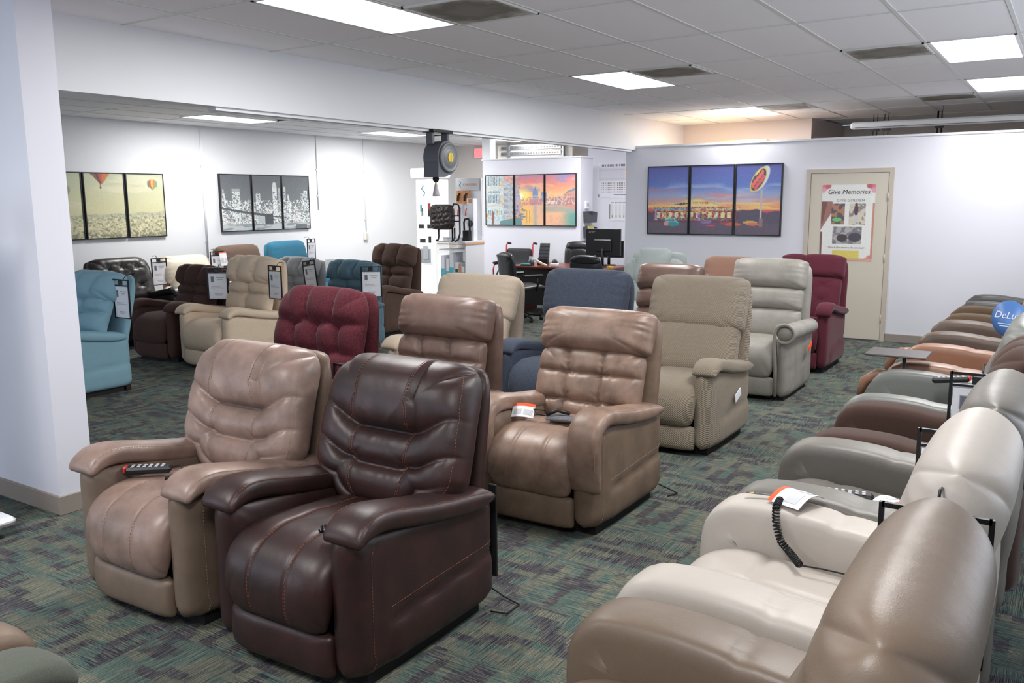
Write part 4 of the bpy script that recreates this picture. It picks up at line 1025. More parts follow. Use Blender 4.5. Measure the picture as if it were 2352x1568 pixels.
for k, (z, lab) in enumerate(((1.36, 'dark grey wall file pocket, topmost of three beside the canal picture'), (1.10, 'dark grey wall file pocket holding yellow papers'), (.86, 'dark grey wall file pocket partly hidden by the black desk chair'))):
    t = thing('wall_pocket', lab, 'file pocket', (13.36, 7.118, z), 0, 'wall file pockets')
    MB().prism([(-.15, -.005), (.15, -.005), (.17, .17), (.06, .13), (-.06, .13), (-.17, .17)], -.10, -.095, 'y').build('front_panel', M_pocket, t)
    MB().prism([(-.15, 0), (.15, 0), (.17, .19), (-.17, .19)], -.006, 0, 'y').build('back_panel', M_pocket, t)
    mb = MB().add([(-.15, 0, 0), (-.15, -.1, 0), (-.17, -.1, .17), (-.17, 0, .19), (.15, 0, 0), (.15, -.1, 0), (.17, -.1, .17), (.17, 0, .19)], [(0, 1, 2, 3), (4, 7, 6, 5), (0, 4, 5, 1)]); mb.build('side_panel', M_pocket, t)
    if k == 1:
        o = box('paper_bundle', (-.10, -.07, .02), (.11, -.05, .20), mat('paper_yellow', rgb(226, 214, 120), .8)); o.location = (13.36, 7.118, z); tag(o, 'yellow papers standing in a wall file pocket', 'papers')
t = thing('wall_phone', 'small white thermostat box on the low wall beside the canal picture', 'thermostat', (13.3, 7.118, 1.66))
box('body', (-.06, -.03, -.07), (.06, 0, .07), M_white, t, .008); box('dial', (-.02, -.036, -.02), (.03, -.03, .03), M_chrome, t)
for (x, z1, lab, r) in ((8.59, .9, 'white cable conduit running down the side wall between the picture sets', .018), (10.97, 1.60, 'thin grey cable hanging down the side wall', .008), (12.17, 1.16, 'white conduit running down the side wall to an outlet box', .012)):
    t = thing('cable_conduit', lab, 'conduit', (x, 11.19, 0))
    MB().tube([(0, 0, z1), (0, 0, H_C)], r, 8).build('pipe', M_white if r > .01 else M_grid, t)
    mb = MB()
    for z in (z1 + .25, 2.3): mb.box((-.03, -.006, z - .012), (.03, .008, z + .012))
    mb.build('strap', M_grid, t)
t = thing('outlet_box', 'white surface outlet box below the conduit', 'outlet', (12.15, 11.2, 1.10))
box('body', (-.05, -.045, -.07), (.05, 0, .07), M_white, t, .006); box('socket_plate', (-.035, -.05, -.05), (.035, -.045, .05), mat('outlet_beige', rgb(206, 196, 180), .5), t)
# exit sign
t = thing('exit_sign', 'red lit exit sign high on the back wall', 'exit sign', (14.99, 10.48, 2.72), FX)
box('housing', (-.17, -.05, -.10), (.17, 0, .10), M_white, t, .006); box('face', (-.155, -.054, -.085), (.155, -.05, .085), emit('exit_red', (1, .16, .18, 1), 1.2), t)
text('EXIT', .13, mat('exit_letters', rgb(250, 225, 225), .5), t, (0, -.056, 0), 0)
# overhead track beyond the office wall
t = thing('overhead_track', 'perforated metal overhead door track above the office wall', 'track', (14.55, 8.95, 2.70), FX)
box('beam', (-.85, .02, -.20), (.85, .12, .12), mat('cream_paint', rgb(228, 222, 212), .6), t)
for zz in (-.05, .06):
    mb = MB().box((-.75, -.02, zz - .035), (.62, .0, zz + .035)); mb.build('rail', M_steel, t)
    mb = MB()
    for k in range(22): mb.box((-.72 + k * .06, -.023, zz - .012), (-.69 + k * .06, -.02, zz + .012))
    o = mb.build('slot_row', M_pocket, t); o['kind'] = 'stuff'
box('bracket', (-.60, -.04, -.25), (-.55, .02, .17), M_steel, t); box('strut', (.66, -.06, -.26), (.70, .0, .14), M_steel, t)
# projection screen housing behind the partition
t = thing('projector_screen', 'long white rolled projection screen housing above the partition', 'screen', (12.2, .6, 2.68))
MB().box((-.05, -2.0, -.045), (.05, 1.99, .045), .02).build('housing', M_white, t)
box('slot', (-.052, -1.95, -.03), (-.049, 1.93, -.024), M_pocket, t)
for y in (-1.2, .9): MB().tube([(0, y, .04), (0, y, .21)], .006).build('hanger', M_steel, t)
for k, (y, h, r) in enumerate(((2.42, .26, .012), (2.28, .26, .012), (1.62, .30, .03))):
    t = thing('ceiling_hanger', ['pair of thin hanging rods under the ceiling behind the screen', 'thin hanging rods next to the screen end', 'dark ceiling strut behind the partition'][k], 'hanger', (12.9, y, H_C - .42))
    for d in (-.025, .025): MB().tube([(0, d, 0), (0, d, .42)], r * .4).build('rod', M_blackmet, t)
    box('clamp', (-.03, -.05, .20), (.03, .05, .225), M_pocket, t)
o = box('cardboard_box', (-.2, -.32, 0), (.2, .32, .12), mat('cardboard', rgb(176, 134, 92), .85), None, .004); o.location = (12.0, 3.9, 2.42); tag(o, 'flat cardboard box lying on a tall rack behind the partition', 'box')
t = thing('storage_rack', 'tall metal storage rack hidden behind the partition', 'rack', (12.0, 3.9, 0))
for sx in (-.22, .22):
    for sy in (-.4, .4): box('post', (sx - .015, sy - .015, 0), (sx + .015, sy + .015, 2.42), M_steel, t)
for z in (.3, 1.0, 1.7, 2.40): box('shelf', (-.235, -.415, z), (.235, .415, z + .02), M_steel, t)

# ------------------------------------------------------------------ cable reel under the header
t = thing('cable_reel', 'dark grey retractable cable reel hanging under the header beam', 'cable reel', (6.83, 5.30, 2.43))
M_reel = mat('reel_plastic', rgb(88, 90, 100), .5); M_reel2 = mat('reel_plastic_light', rgb(108, 112, 116), .45)
box('mount_plate', (-.16, -.07, -.03), (.16, .07, -.0), M_blackmet, t, .004)
for sx in (-.12, .12): box('bracket', (sx - .02, -.04, -.14), (sx + .02, .04, -.02), M_reel, t, .006)
pl = []
for k in range(29):
    a = math.radians(200 - k * (360 - 75) / 28)
    pl.append((.02 + .155 * math.cos(a), -.27 + .165 * math.sin(a)))
pl += [(-.02, -.455), (-.135, -.455)]
MB().prism(pl, -.10, .08, 'y').build('housing', M_reel, t)
MB().lathe([(.142, .0), (.142, -.02), (.128, -.026), (.122, -.018), (.10, -.018), (.092, -.026), (.05, -.028), (.0, -.028)], (.03, -.10, -.265), 'y', 40).build('side_disc', M_reel2, t)
for s_, nm in ((-1, 'badge'), (1, 'badge')):
    pts = [(.03 + s_ * .006 + s_ * .034 * math.cos(math.radians(a)), -.265 + .046 * math.sin(math.radians(a))) for a in range(-90, 91, 15)]
    MB().prism(pts if s_ > 0 else pts[::-1], -.134, -.128, 'y').build(nm, mat('reel_yellow', rgb(214, 184, 60), .5), t)
MB().lathe([(.03, -.45), (.032, -.48), (.018, -.50)], (-.045, 0, 0), 'z', 16).build('outlet_nozzle', M_softblack, t)
MB().tube([(-.045, 0, -.49), (-.045, 0, -.53)], .009, 8).build('cable', mat('cable_yellow', rgb(206, 180, 70), .5), t)
MB().lathe([(.012, -.52), (.022, -.56), (.034, -.62), (.036, -.635), (.01, -.637)], (-.045, 0, 0), 'z', 16).build('plug', mat('clear_grey', rgb(170, 164, 170), .3), t)
MB().tube([(.20, .02, -.01), (.205, .02, -.06), (.19, .02, -.14), (.15, .02, -.24)], .007, 8).build('feed_cable', MATS['cable_yellow'], t)

# ------------------------------------------------------------------ product display stand
M_lam = mat('white_laminate', rgb(228, 230, 234), .4); M_teal = mat('teal_print', rgb(88, 196, 214), .5); M_orange = mat('orange_print', rgb(224, 150, 84), .5)
KX, KY = 10.5, 8.11
t = thing('display_stand', 'white product display stand with lit side panel and shelves', 'display stand', (KX, KY, 0))
Yl, Yr = .46, -.45                                            # left and right faces seen from the front (-x)
box('side_panel', (0, Yr, 0), (.48, Yr + .02, 1.12), M_lam, t); box('back_panel', (.46, Yr + .02, 0), (.48, .06, 2.09), M_lam, t)
box('column', (-.04, .08, 0), (.30, Yl, 2.07), emit('lit_column', (1, 1, 1, 1), .45), t, .01)
box('light_header', (-.10, .06, 2.10), (.34, .52, 2.24), emit('stand_header_glow', (1, 1, 1, 1), 1.2), t, .02)
for z in (.10, .30, 1.00): box('shelf', (0, Yr + .02, z), (.46, .06, z + .02), M_lam, t)
box('worktop', (-.03, Yr - .01, 1.12), (.49, .07, 1.145), M_lam, t); box('edge_strip', (-.032, Yr - .012, 1.09), (.492, Yr + .0, 1.105), M_orange, t); box('edge_strip', (-.032, Yr, 1.09), (-.02, .07, 1.105), M_orange, t)
box('logo_panel', (.445, Yr + .05, 1.90), (.459, .05, 2.08), mat('pale_grey', rgb(206, 208, 212), .5), t)
text('STANDER', .05, M_orange, t, (.443, -.22, 1.99), FX, space=1.3)
MB().tube([(.442, -.02, 2.045), (.442, -.045, 2.02), (.442, -.02, 1.99), (.442, -.04, 1.95)], .006, 6).build('logo', M_teal, t)
MB().tube([(-.043, .30, 1.98), (-.043, .34, 1.93), (-.043, .28, 1.87), (-.043, .30, 1.82)], .008, 6).build('logo', M_teal, t)
def icon(y, z, c, w, h): box('picture_icon', (-.043, y - w / 2, z - h / 2), (-.041, y + w / 2, z + h / 2), c, t)
for (y, z, c, w, h) in ((.36, 1.64, M_teal, .03, .10), (.36, 1.56, M_paper, .025, .08), (.33, 1.58, M_black, .02, .12), (.20, 1.66, mat('icon_red', rgb(214, 90, 84), .6), .05, .10), (.20, 1.56, M_pocket, .05, .10), (.36, 1.36, M_pocket, .10, .06), (.20, 1.36, M_pocket, .09, .06), (.34, 1.14, M_pocket, .11, .06), (.20, 1.16, M_pocket, .05, .10)): icon(y, z, c, w, h)
o = box('brochure_holder', (-.075, .18, .80), (-.045, .36, 1.02), mat('clear_plastic', rgb(214, 220, 226), .2), None, .004); o.location = (KX, KY, 0); tag(o, 'clear brochure holder on the lit column of the display stand', 'holder')
o = box('leaflet', (-.085, .21, .86), (-.077, .30, 1.06), M_paper); o.location = (KX, KY, 0); tag(o, 'white leaflet with teal foot in the brochure holder', 'leaflet')
for k, (y, z, lab, c) in enumerate(((-.05, 1.80, 'orange blister pack hanging on the display stand beside the logo', M_orange), (-.18, 1.80, 'second orange blister pack hanging on the display stand', M_orange), (-.05, 1.58, 'small white pack with red tool under the orange packs', M_paper), (-.20, 1.58, 'small white pack with red tool nearer the grey box', M_paper))):
    p = thing('blister_pack', lab, 'pack', (KX + .40, KY + y, z))
    box('card', (-.005, -.055, -.10), (.005, .055, .10), c, p); MB().tube([(-.02, .025, -.06), (-.025, .01, .02), (-.02, -.02, .06)], .016 if k < 2 else .01, 8).build('tool', M_black if k < 2 else MATS['icon_red'], p); MB().tube([(-.03, 0, .09), (.04, 0, .095)], .004, 6).build('peg', M_steel, p)
p = thing('product_box', 'tall white box with grey disc on the display stand', 'box', (KX + .30, KY - .36, 1.52)); box('carton', (-.05, -.06, -.22), (.05, .06, .26), M_paper, p, .003); MB().lathe([(.05, -.052), (.05, -.056), (.0, -.056)], (0, 0, -.12), 'x', 24).build('disc_print', M_pocket, p); box('stripe', (-.052, -.03, .19), (-.05, .03, .25), M_orange, p); box('support', (-.05, -.06, -.375), (.05, .06, -.22), M_paper, p)
# boxes on the lower shelf
for k, (y, w, h, teal, lab) in enumerate(((.015, .07, .60, .40, 'tall white and teal box touching the lit column of the display stand'), (-.075, .06, .55, .36, 'white and teal box leaning second from the lit column on the shelf'), (-.155, .08, .64, .42, 'tallest white and teal box in the middle of the display shelf'), (-.25, .065, .50, .0, 'short white carton beside the tallest box on the display shelf'), (-.315, .04, .48, .0, 'orange edged slim carton on the display shelf'), (-.375, .05, .44, .0, 'short white carton next to the stand side panel'))):
    p = thing('product_box', lab, 'box', (KX + .16, KY + y, .32), 0, 'boxes on the display shelf')
    cb = box('carton', (-.13, -w / 2 + .003, 0), (.12, w / 2 - .003, h), M_paper, p, .003)
    if teal: box('print_band', (-.132, -w / 2 + .003, 0), (-.13, w / 2 - .003, teal), M_teal, cb)
    elif k == 4: box('print_band', (-.132, -w / 2 + .003, 0), (-.13, w / 2 - .003, h), M_orange, cb)
    else: box('print_band', (-.132, -w / 2 + .01, h * .7), (-.13, w / 2 - .01, h * .8), M_pocket, cb)
# bed rail with bag, and a folding handle, on the worktop
p = thing('bed_rail', 'black bed rail with a dark brown mesh bag on the display stand worktop', 'bed rail', (KX - .02, KY - .12, 1.145))
bag, _ = pillow(.46, .38, .05, .05, 40, 32, lambda a, b, c: (-.08 - c, a + .03, b + .36), lambda U, V: .006 * np.sin(U * 14 + 3 * np.sin(V * 7)) + .005 * np.sin(V * 16 + 2 * U), 5, 4)
obj('bag', bag, leather('bag_nylon', rgb(74, 62, 58), rgb(40, 36, 36), .35, 12, .9), p)
MB().tube([(-.08, -.16, .02), (-.08, -.16, .50), (-.08, -.20, .56), (-.08, -.28, .54), (-.08, -.30, .48), (-.08, -.30, .12), (-.12, -.30, .03), (-.2, -.30, .01)], .013, 8).build('rail_tube', M_blackmet, p)
MB().tube([(-.08, .10, .20), (-.08, .10, .06), (-.11, .09, .02), (-.18, .07, .012)], .013, 8).build('leg', M_blackmet, p); MB().tube([(-.08, -.20, .20), (-.08, -.20, .06), (-.11, -.21, .02), (-.18, -.22, .012)], .013, 8).build('leg', M_blackmet, p)
MB().tube([(-.08, -.18, .38), (-.08, -.30, .38)], .009, 8).build('cross_bar', M_blackmet, p); MB().tube([(-.08, -.18, .30), (-.08, -.30, .30)], .009, 8).build('cross_bar', M_blackmet, p)
p = thing('folding_handle', 'black looped standing handle beside the bed rail', 'handle', (KX + .12, KY - .39, 1.145))
MB().tube([(0, .05, .10), (0, .055, .28), (0, .035, .33), (0, -.035, .33), (0, -.055, .28), (0, -.05, .10)], .014, 8).build('loop', M_black, p); box('block', (-.04, -.06, 0), (.04, .06, .16), M_black, p, .01)
p = thing('leaflet_stack', 'stack of white leaflets under the bed rail', 'leaflets', (KX + .12, KY - .16, 1.145))
box('sheets', (-.10, -.16, 0), (.12, .16, .045), M_paper, p); box('top_sheet', (-.11, -.13, .045), (.09, .15, .05), M_lam, p)

# ------------------------------------------------------------------ office corner: desk, chairs, wheelchair
M_desk = leather('desk_wood', rgb(112, 48, 34), rgb(84, 34, 26), .3, 3, .7)
DX, DY = 11.55, 6.5
t = thing('office_desk', 'red brown wooden office desk in front of the low office wall', 'desk', (DX, DY, 0))
box('top', (-.38, -.85, .72), (.54, .85, .75), M_desk, t, .006); box('side_panel', (-.33, -.80, 0), (.36, -.77, .72), M_desk, t); box('side_panel', (-.33, .77, 0), (.36, .80, .72), M_desk, t); box('modesty_panel', (-.30, -.77, .15), (-.28, .77, .72), M_black, t)
M_bl = leather('office_leather_black', rgb(34, 34, 38), rgb(24, 24, 28), .35, 8, .4)
def office_chair(label, x, y, rot, hi=1.12, z=.0):
    t = thing('office_chair', label, 'office chair', (x, y, 0), rot, 'black office chairs at the desk')
    bp_ = Path([(.20, .52), (.24, .70), (.27, .90), (.33, hi)])
    me, _ = pillow(.50, bp_.L, .055, .05, 36, 40, bp_.fmap(), lambda U, V: crease(np.abs(U) - .62, .05, .018) + crease(V - .55, .05, .014) + .01 * np.cos(U * 1.4), 5, 4); obj('backrest', me, M_bl, t)
    hp = bp_.sub(.72, 1.0); me, _ = pillow(.46, hp.L, .085, .03, 30, 20, hp.fmap(), None, 4, 3); obj('head_cushion', me, M_bl, t)
    sp_ = Path([(-.30, .40), (-.28, .47), (-.15, .50), (.10, .48), (.24, .48)]); me, _ = pillow(.50, sp_.L, .045, .05, 30, 30, sp_.fmap(), None, 6, 5); obj('seat', me, M_bl, t)
    MB().tube([(0, 0, .10), (0, 0, .44)], .03, 12).build('gas_lift', M_blackmet, t)
    for k in range(5):
        a = k * math.pi * 2 / 5 + .3; l = MB().tube([(0, 0, .12), (.28 * math.cos(a), .28 * math.sin(a), .07)], [.03, .018], 8).build('base_leg', M_black, t)
        MB().lathe([(.028, -.02), (.03, 0), (.028, .02)], (.28 * math.cos(a), .28 * math.sin(a), .03), 'x', 16).build('caster', M_softblack, l)
    for s in (1, -1):
        MB().tube([(-.10, s * .25, .46), (-.10, s * .30, .56), (-.08, s * .30, .66)], .016, 8).build('arm_post', M_black, t); box('arm_pad', (-.18, s * .30 - .035, .66), (.14, s * .30 + .035, .695), M_black, t, .012)
    return t
office_chair('black padded visitor chair turned aside by the red wheelchair', 10.60, 6.72, math.radians(150), .97)
office_chair('tall black leather desk chair behind the desk', 12.35, 6.80, math.radians(15), 1.06)
office_chair('low black chair in front of the monitor with only its rim in view', 10.75, 5.62, math.radians(182), .90)
# wheelchair
t = thing('wheelchair', 'red framed wheelchair with black sling seat against the office wall', 'wheelchair', (12.45, 8.05, 0), math.radians(8))
M_redmet = mat('red_metal', rgb(150, 34, 48), .3, .4)
for s in (1, -1):
    y = s * .25
    MB().tube([(.14, y, .10), (.16, y, .50), (.22, y, .98), (.26, y, 1.01), (.36, y, 1.0)], .014, 8).build('back_post', M_redmet, t); MB().tube([(.26, y, 1.01), (.38, y, .995)], .019, 8).build('push_handle', M_softblack, t)
    MB().tube([(-.22, y + s * .04, .28), (-.24, y + s * .04, .58), (-.20, y + s * .04, .66), (.14, y + s * .04, .68)], .013, 8).build('arm_frame', M_redmet, t); box('arm_pad', (-.22, y + s * .04 - .03, .675), (.10, y + s * .04 + .03, .71), M_softblack, t, .012)
    MB().tube([(-.30, y, .12), (-.26, y, .46), (.16, y, .46)], .013, 8).build('seat_rail', M_redmet, t)
    mb = MB(); n = 40
    mb.tube([(.16 + .29 * math.cos(2 * math.pi * k / n), y + s * .06, .30 + .29 * math.sin(2 * math.pi * k / n)) for k in range(n + 1)], .013, 8, False); rim = mb.build('wheel_rim', M_softblack, t)
    mb = MB()
    for k in range(8): mb.tube([(.16, y + s * .06, .30), (.16 + .28 * math.cos(math.pi * k / 4), y + s * .06, .30 + .28 * math.sin(math.pi * k / 4))], .003, 4)
    mb.build('spokes', M_chrome, rim); MB().lathe([(.075, -.015), (.08, 0), (.075, .015)], (-.26, y, .08), 'y', 20).build('front_wheel', M_softblack, t)
    box('footplate', (-.46, y - .02 - (.12 if s > 0 else 0), .10), (-.30, y + .02 + (.12 if s < 0 else 0), .115), M_black, t)
sl = Path([(.15, .52), (.19, .70), (.215, .92)]); me, _ = pillow(.48, sl.L, .012, .012, 20, 20, sl.fmap(), None, 12, 8); obj('back_sling', me, M_bl, t)
sl = Path([(-.24, .455), (-.02, .452), (.14, .462)]); me, _ = pillow(.50, sl.L, .03, .015, 20, 20, sl.fmap(), None, 8, 6); obj('seat', me, M_bl, t)
# things on the desk
def monitor(label, x, y, w, h, z0_, rot, brand=False):
    t = thing('monitor', label, 'monitor', (x, y, .75), rot)
    hs = box('screen_housing', (-.02, -w / 2, z0_), (.012, w / 2, z0_ + h), M_black, t, .006); box('back_bulge', (-.045, -w / 4, z0_ + .06), (-.02, w / 4, z0_ + h * .6), M_black, t, .012)
    MB().tube([(-.03, 0, .01), (-.03, 0, z0_ + .1)], .022, 10).build('stand', M_black, t); MB().lathe([(.11, 0), (.11, .01), (.03, .016)], (-.02, 0, 0), 'z', 28).build('foot', M_black, t); box('panel', (.012, -w / 2 + .012, z0_ + .015), (.0135, w / 2 - .012, z0_ + h - .012), mat('screen_dark', rgb(16, 18, 22), .12), hs)
    if brand: text('acer', .062, mat('brand_grey', rgb(150, 152, 156), .4), hs, (-.0215, w / 2 - .10, z0_ + h - .05), FX, shear=.3)
    return t
monitor('wide black monitor seen from behind on the office desk', 11.62, 5.92, .58, .40, .17, 0, True)
monitor('smaller dark monitor standing below the wide monitor on the desk', 11.95, 5.98, .46, .26, .12, .1)
t = thing('document_stand', 'leaning dark mesh document stand on the office desk', 'stand', (11.55, 6.93, .75), .15)
mb = MB().add([(-.02, .09, 0), (-.02, -.09, 0), (.08, -.075, .33), (.08, .085, .33), (0, .09, 0), (0, -.09, 0), (.095, -.075, .33), (.095, .085, .33)], [(0, 1, 2, 3), (7, 6, 5, 4), (0, 4, 5, 1), (3, 2, 6, 7), (0, 3, 7, 4), (1, 5, 6, 2)]); mb.build('back_plate', mat('mesh_grey', rgb(96, 98, 102), .4, .4), t)
for k in range(5): z = .06 + k * .055; box('ridge', (-.025 + z * .30, -.075, z), (-.008 + z * .30, .078, z + .012), M_pocket, t)
MB().tube([(.10, .06, .26), (.17, .07, .0)], .006, 6).build('prop_leg', M_blackmet, t); box('lip', (-.05, -.085, 0), (0, .085, .10), M_black, t, .006)
t = thing('pen_cup', 'wire pen cup with white cards on the desk', 'pen cup', (11.34, 7.02, .75)); MB().lathe([(.045, 0), (.045, .09), (.041, .09), (.041, .01)], (0, 0, 0), 'z', 20).build('cup', M_pocket, t); box('card', (-.02, -.03, .02), (-.012, .03, .14), M_paper, t); box('card', (.01, -.02, .02), (.018, .035, .125), M_paper, t)
t = thing('stapler', 'teal stapler lying on the desk edge', 'stapler', (11.24, 7.06, .75)); box('base', (-.03, -.09, 0), (.02, .09, .012), M_black, t, .004); box('arm', (-.025, -.085, .015), (.015, .085, .035), mat('teal_plastic', rgb(40, 150, 150), .4), t, .008)
t = thing('telephone_handset', 'cream telephone handset propped on the desk', 'telephone', (11.27, 6.82, .75), .4); MB().tube([(0, -.08, .015), (.01, 0, .05), (.02, .08, .10)], .02, 10).build('grip', mat('cream_plastic', rgb(222, 212, 190), .4), t); box('earpiece', (-.02, -.11, 0), (.03, -.06, .03), MATS['cream_plastic'], t, .008)
t = thing('tape_dispenser', 'white and black tape dispenser on the desk', 'dispenser', (11.30, 6.58, .75)); box('base', (-.04, -.06, 0), (.04, .06, .05), M_white, t, .01); MB().lathe([(.045, -.012), (.045, .012)], (0, 0, .065), 'x', 24).build('tape_roll', M_pocket, t)
t = thing('sticky_notes', 'yellow pad of sticky notes below the monitor edge', 'notes', (11.46, 5.72, .75)); box('pad', (-.04, -.04, 0), (.04, .04, .025), mat('paper_amber', rgb(226, 186, 70), .8), t); box('top_note', (-.038, -.04, .025), (.04, .038, .027), MATS['paper_amber'], t)
t = thing('green_card', 'small green card standing on the desk beside the monitor', 'card', (11.40, 6.26, .75), .3); box('sheet', (0, -.04, 0), (.004, .04, .14), mat('paper_green', rgb(110, 196, 110), .7), t); box('foot', (-.02, -.03, 0), (.02, .03, .008), M_white, t)
t = thing('router_box', 'flat grey device under the monitors on the desk', 'device', (11.36, 6.08, .75)); box('case', (-.06, -.10, 0), (.06, .10, .05), M_pocket, t, .006); box('status_light', (-.062, .02, .02), (-.06, .03, .03), emit('blue_led', (.1, .2, 1, 1), 2.0), t)

# ------------------------------------------------------------------ price signs
def print_sheet(seed=1):
    A = Art(30, 40, (232, 234, 242), seed=seed)
    A.rect(.12, .10, .30, .32, (96, 98, 112)); A.rect(.42, .12, .88, .15, (120, 122, 130)); A.rect(.50, .20, .80, .225, (150, 152, 160))
    for k in range(4): A.rect(.14, .45 + k * .055, .14 + .3 + .2 * ((k * 7) % 3), .462 + k * .055, (176, 178, 186))
    A.rect(.30, .80, .78, .815, (150, 152, 160)); A.rect(.34, .85, .70, .865, (160, 162, 170)); return A.a
SHEET = print_mesh(print_sheet(), .205, .27)
M_sleeve = mat('clear_sleeve', rgb(206, 206, 222), .15, 0, .5, Alpha=.55)
def price_sign(label, x, y, z, rot, tilt=0.0):
    """clear sleeve in a black wire frame; hangs facing local -y, z is its bottom edge"""
    t = thing('price_sign', label, 'price sign', (x, y, z), rot, 'hanging price signs')
    t.rotation_euler = (0, tilt, rot)
    w, h = .115, .36; fr = .006
    mb = MB().box((-w - fr, -.006, 0), (-w + fr, .006, h)).box((w - fr, -.006, 0), (w + fr, .006, h)).box((-w, -.006, h - 2 * fr), (w, .006, h)).box((-w, -.005, h - .062), (w, .005, h - .052)).box((-w, -.006, 0), (w, .006, .008)); mb.build('frame', M_blackmet, t)
    box('clip', (-.035, -.009, h - .05), (.02, .009, h - .012), M_black, t, .003)
    o = bpy.data.objects.new('sheet', SHEET); COL.objects.link(o); o.parent = t; o.location = (0, -.0035, .148)
    if not SHEET.materials: SHEET.materials.append(M_print)
    box('backing_sheet', (-.105, -.003, .008), (.105, .003, .290), M_paper, t)
    box('sleeve_top', (-w + fr, -.0015, .292), (w - fr, .0015, h - .064), M_sleeve, t)
    MB().tube([(0, .01, h - .02), (0, .06, h + .03), (0, .12, h + .02)], .004, 6).build('hook', M_blackmet, t)
    return t
S = FX
price_sign('hanging price sign on the side of the light blue recliner', 4.62, 7.28, .70, S)
price_sign('hanging price sign on the side of the dark chocolate recliner', 6.32, 8.09, .66, S + .5)
price_sign('hanging price sign on the side of the beige recliner', 6.30, 7.12, .72, S - .15)
price_sign('tilted hanging price sign on the mid grey recliner', 7.48, 7.80, .68, S - .1, -.15)
price_sign('hanging price sign on the slate blue recliner', 7.52, 6.86, .64, S + .6)
price_sign('hanging price sign beside the black tufted recliner', 7.06, 10.22, .66, .05)
price_sign('hanging price sign beside the cream leather recliner', 8.00, 10.22, .70, .05)
price_sign('hanging price sign beside the teal blue recliner', 9.88, 10.28, .80, .25)
price_sign('hanging price sign between the graphite and oyster leather recliners', 3.08, .265, .63, S)
price_sign('hanging price sign between the velvet and graphite recliners', 4.03, .275, .66, S)
price_sign('hanging price sign between the olive brown and oyster leather recliners', 2.11, .215, .68, S)
price_sign('hanging price sign between the navy and shiny brown recliners', 7.62, 3.76, .66, S)
price_sign('hanging price sign behind the tan fabric recliner', 6.10, 4.62, .66, S)
price_sign('hanging price sign between the taupe and dark brown recliners', 2.95, 2.83, .62, S)

# ------------------------------------------------------------------ remotes, cords and paper tags
M_red = mat('red_plastic', rgb(214, 60, 56), .4); M_key = mat('grey_keys', rgb(176, 178, 186), .5)
def remote(label, x, y, z, rot, tilt=0.0):
    t = thing('remote_control', label, 'remote', (x, y, z), rot); t.rotation_euler = (0, tilt, rot)
    bd = MB().box((-.10, -.028, 0), (.10, .028, .032), .010).build('body', M_black, t); MB().box((-.108, -.022, .006), (-.094, .022, .036), .006).build('end_cap', M_red, t)
    for i in range(6):
        for j in (-1, 1): box('button', (-.075 + i * .026, j * .012 - .008, .032), (-.060 + i * .026, j * .012 + .008, .036), M_key, bd, .002)
    return t
def coil(label, pts, R=.011, r=.0032, turns=34, tail=None):
    t = thing('coiled_cord', label, 'cord', pts[0])
    P = np.array(pts, float); d = np.r_[0, np.cumsum(np.linalg.norm(np.diff(P, axis=0), axis=1))]
    n = turns * 10; s_ = np.linspace(0, d[-1], n); C_ = np.stack([np.interp(s_, d, P[:, k]) for k in range(3)], 1)
    k5 = np.ones(25) / 25; C_ = np.stack([np.convolve(np.pad(C_[:, k], 12, 'edge'), k5, 'valid') for k in range(3)], 1)
    T = np.gradient(C_, axis=0); T /= np.linalg.norm(T, axis=1)[:, None]
    up = np.array([.3, .2, 1.0]); N_ = np.cross(T, up); N_ /= np.linalg.norm(N_, axis=1)[:, None]; B_ = np.cross(T, N_)
    a = np.linspace(0, 2 * np.pi * turns, n)[:, None]; H_ = C_ + R * (N_ * np.cos(a) + B_ * np.sin(a)) - np.array(pts[0])
    MB().tube([tuple(p) for p in H_], r, 5).build('coil', M_softblack, t)
    if tail: MB().tube([tuple(np.array(p) - np.array(pts[0])) for p in tail], .003, 6).build('lead', M_softblack, t)
    return t
def paper_tag(label, x, y, z, rot, w=.11, h=.09, tilt=0.0, fold=.02, roll=0.0):
    t = thing('paper_tag', label, 'tag', (x, y, z), rot); t.rotation_euler = (roll, tilt, rot)
    n = 14; xs = np.linspace(-w / 2, w / 2, n)
    def strip(y0, y1, dz):
        v = []
        for xx in xs:
            for yy in (y0, y1): v.append((xx, yy, dz + fold * math.sin((xx / w + .5) * math.pi)))
        return mesh_from(np.array(v), np.array([(2 * i, 2 * i + 2, 2 * i + 3, 2 * i + 1) for i in range(n - 1)]))
    obj('sheet', strip(-h / 2, h / 2, 0), M_paper, t); obj('warning_band', strip(h / 2 - .018, h / 2, .0008), mat('tag_orange', rgb(240, 90, 40), .6), t)
    for k in range(2):
        me = strip(-h * .32, h * .05, .0008); v = np.array([q.co for q in me.vertices]); v[:, 0] = v[:, 0] * .36 + (k - .5) * w * .46; v[:, 2] = .0012 + fold * np.sin((v[:, 0] / w + .5) * np.pi)
        me.vertices.foreach_set('co', v.astype(np.float32).ravel()); obj('diagram', me, mat('tag_diagram', rgb(200, 202, 206), .7), t)
    return t
remote('black remote with a red end lying on the taupe recliner seat', 2.235, 3.42, .545, math.radians(-50))
coil('short coiled black cord on the taupe recliner seat', [(2.31, 3.27, .555), (2.29, 3.22, .555), (2.24, 3.21, .555), (2.19, 3.24, .555)], .014, .004, 12, [(2.31, 3.27, .555), (2.32, 3.31, .575), (2.30, 3.34, .57)])
coil('black coiled cord by the arm of the dark brown recliner', [(2.13, 2.24, .56), (2.15, 2.20, .57), (2.20, 2.18, .565), (2.27, 2.18, .555)], .012, .004, 12, [(2.27, 2.18, .555), (2.52, 2.18, .54)])
paper_tag('white folded tag with an orange band on the tan brown recliner seat', 3.98, 2.52, .58, math.radians(-75), .13, .085, 0, .015, .9)
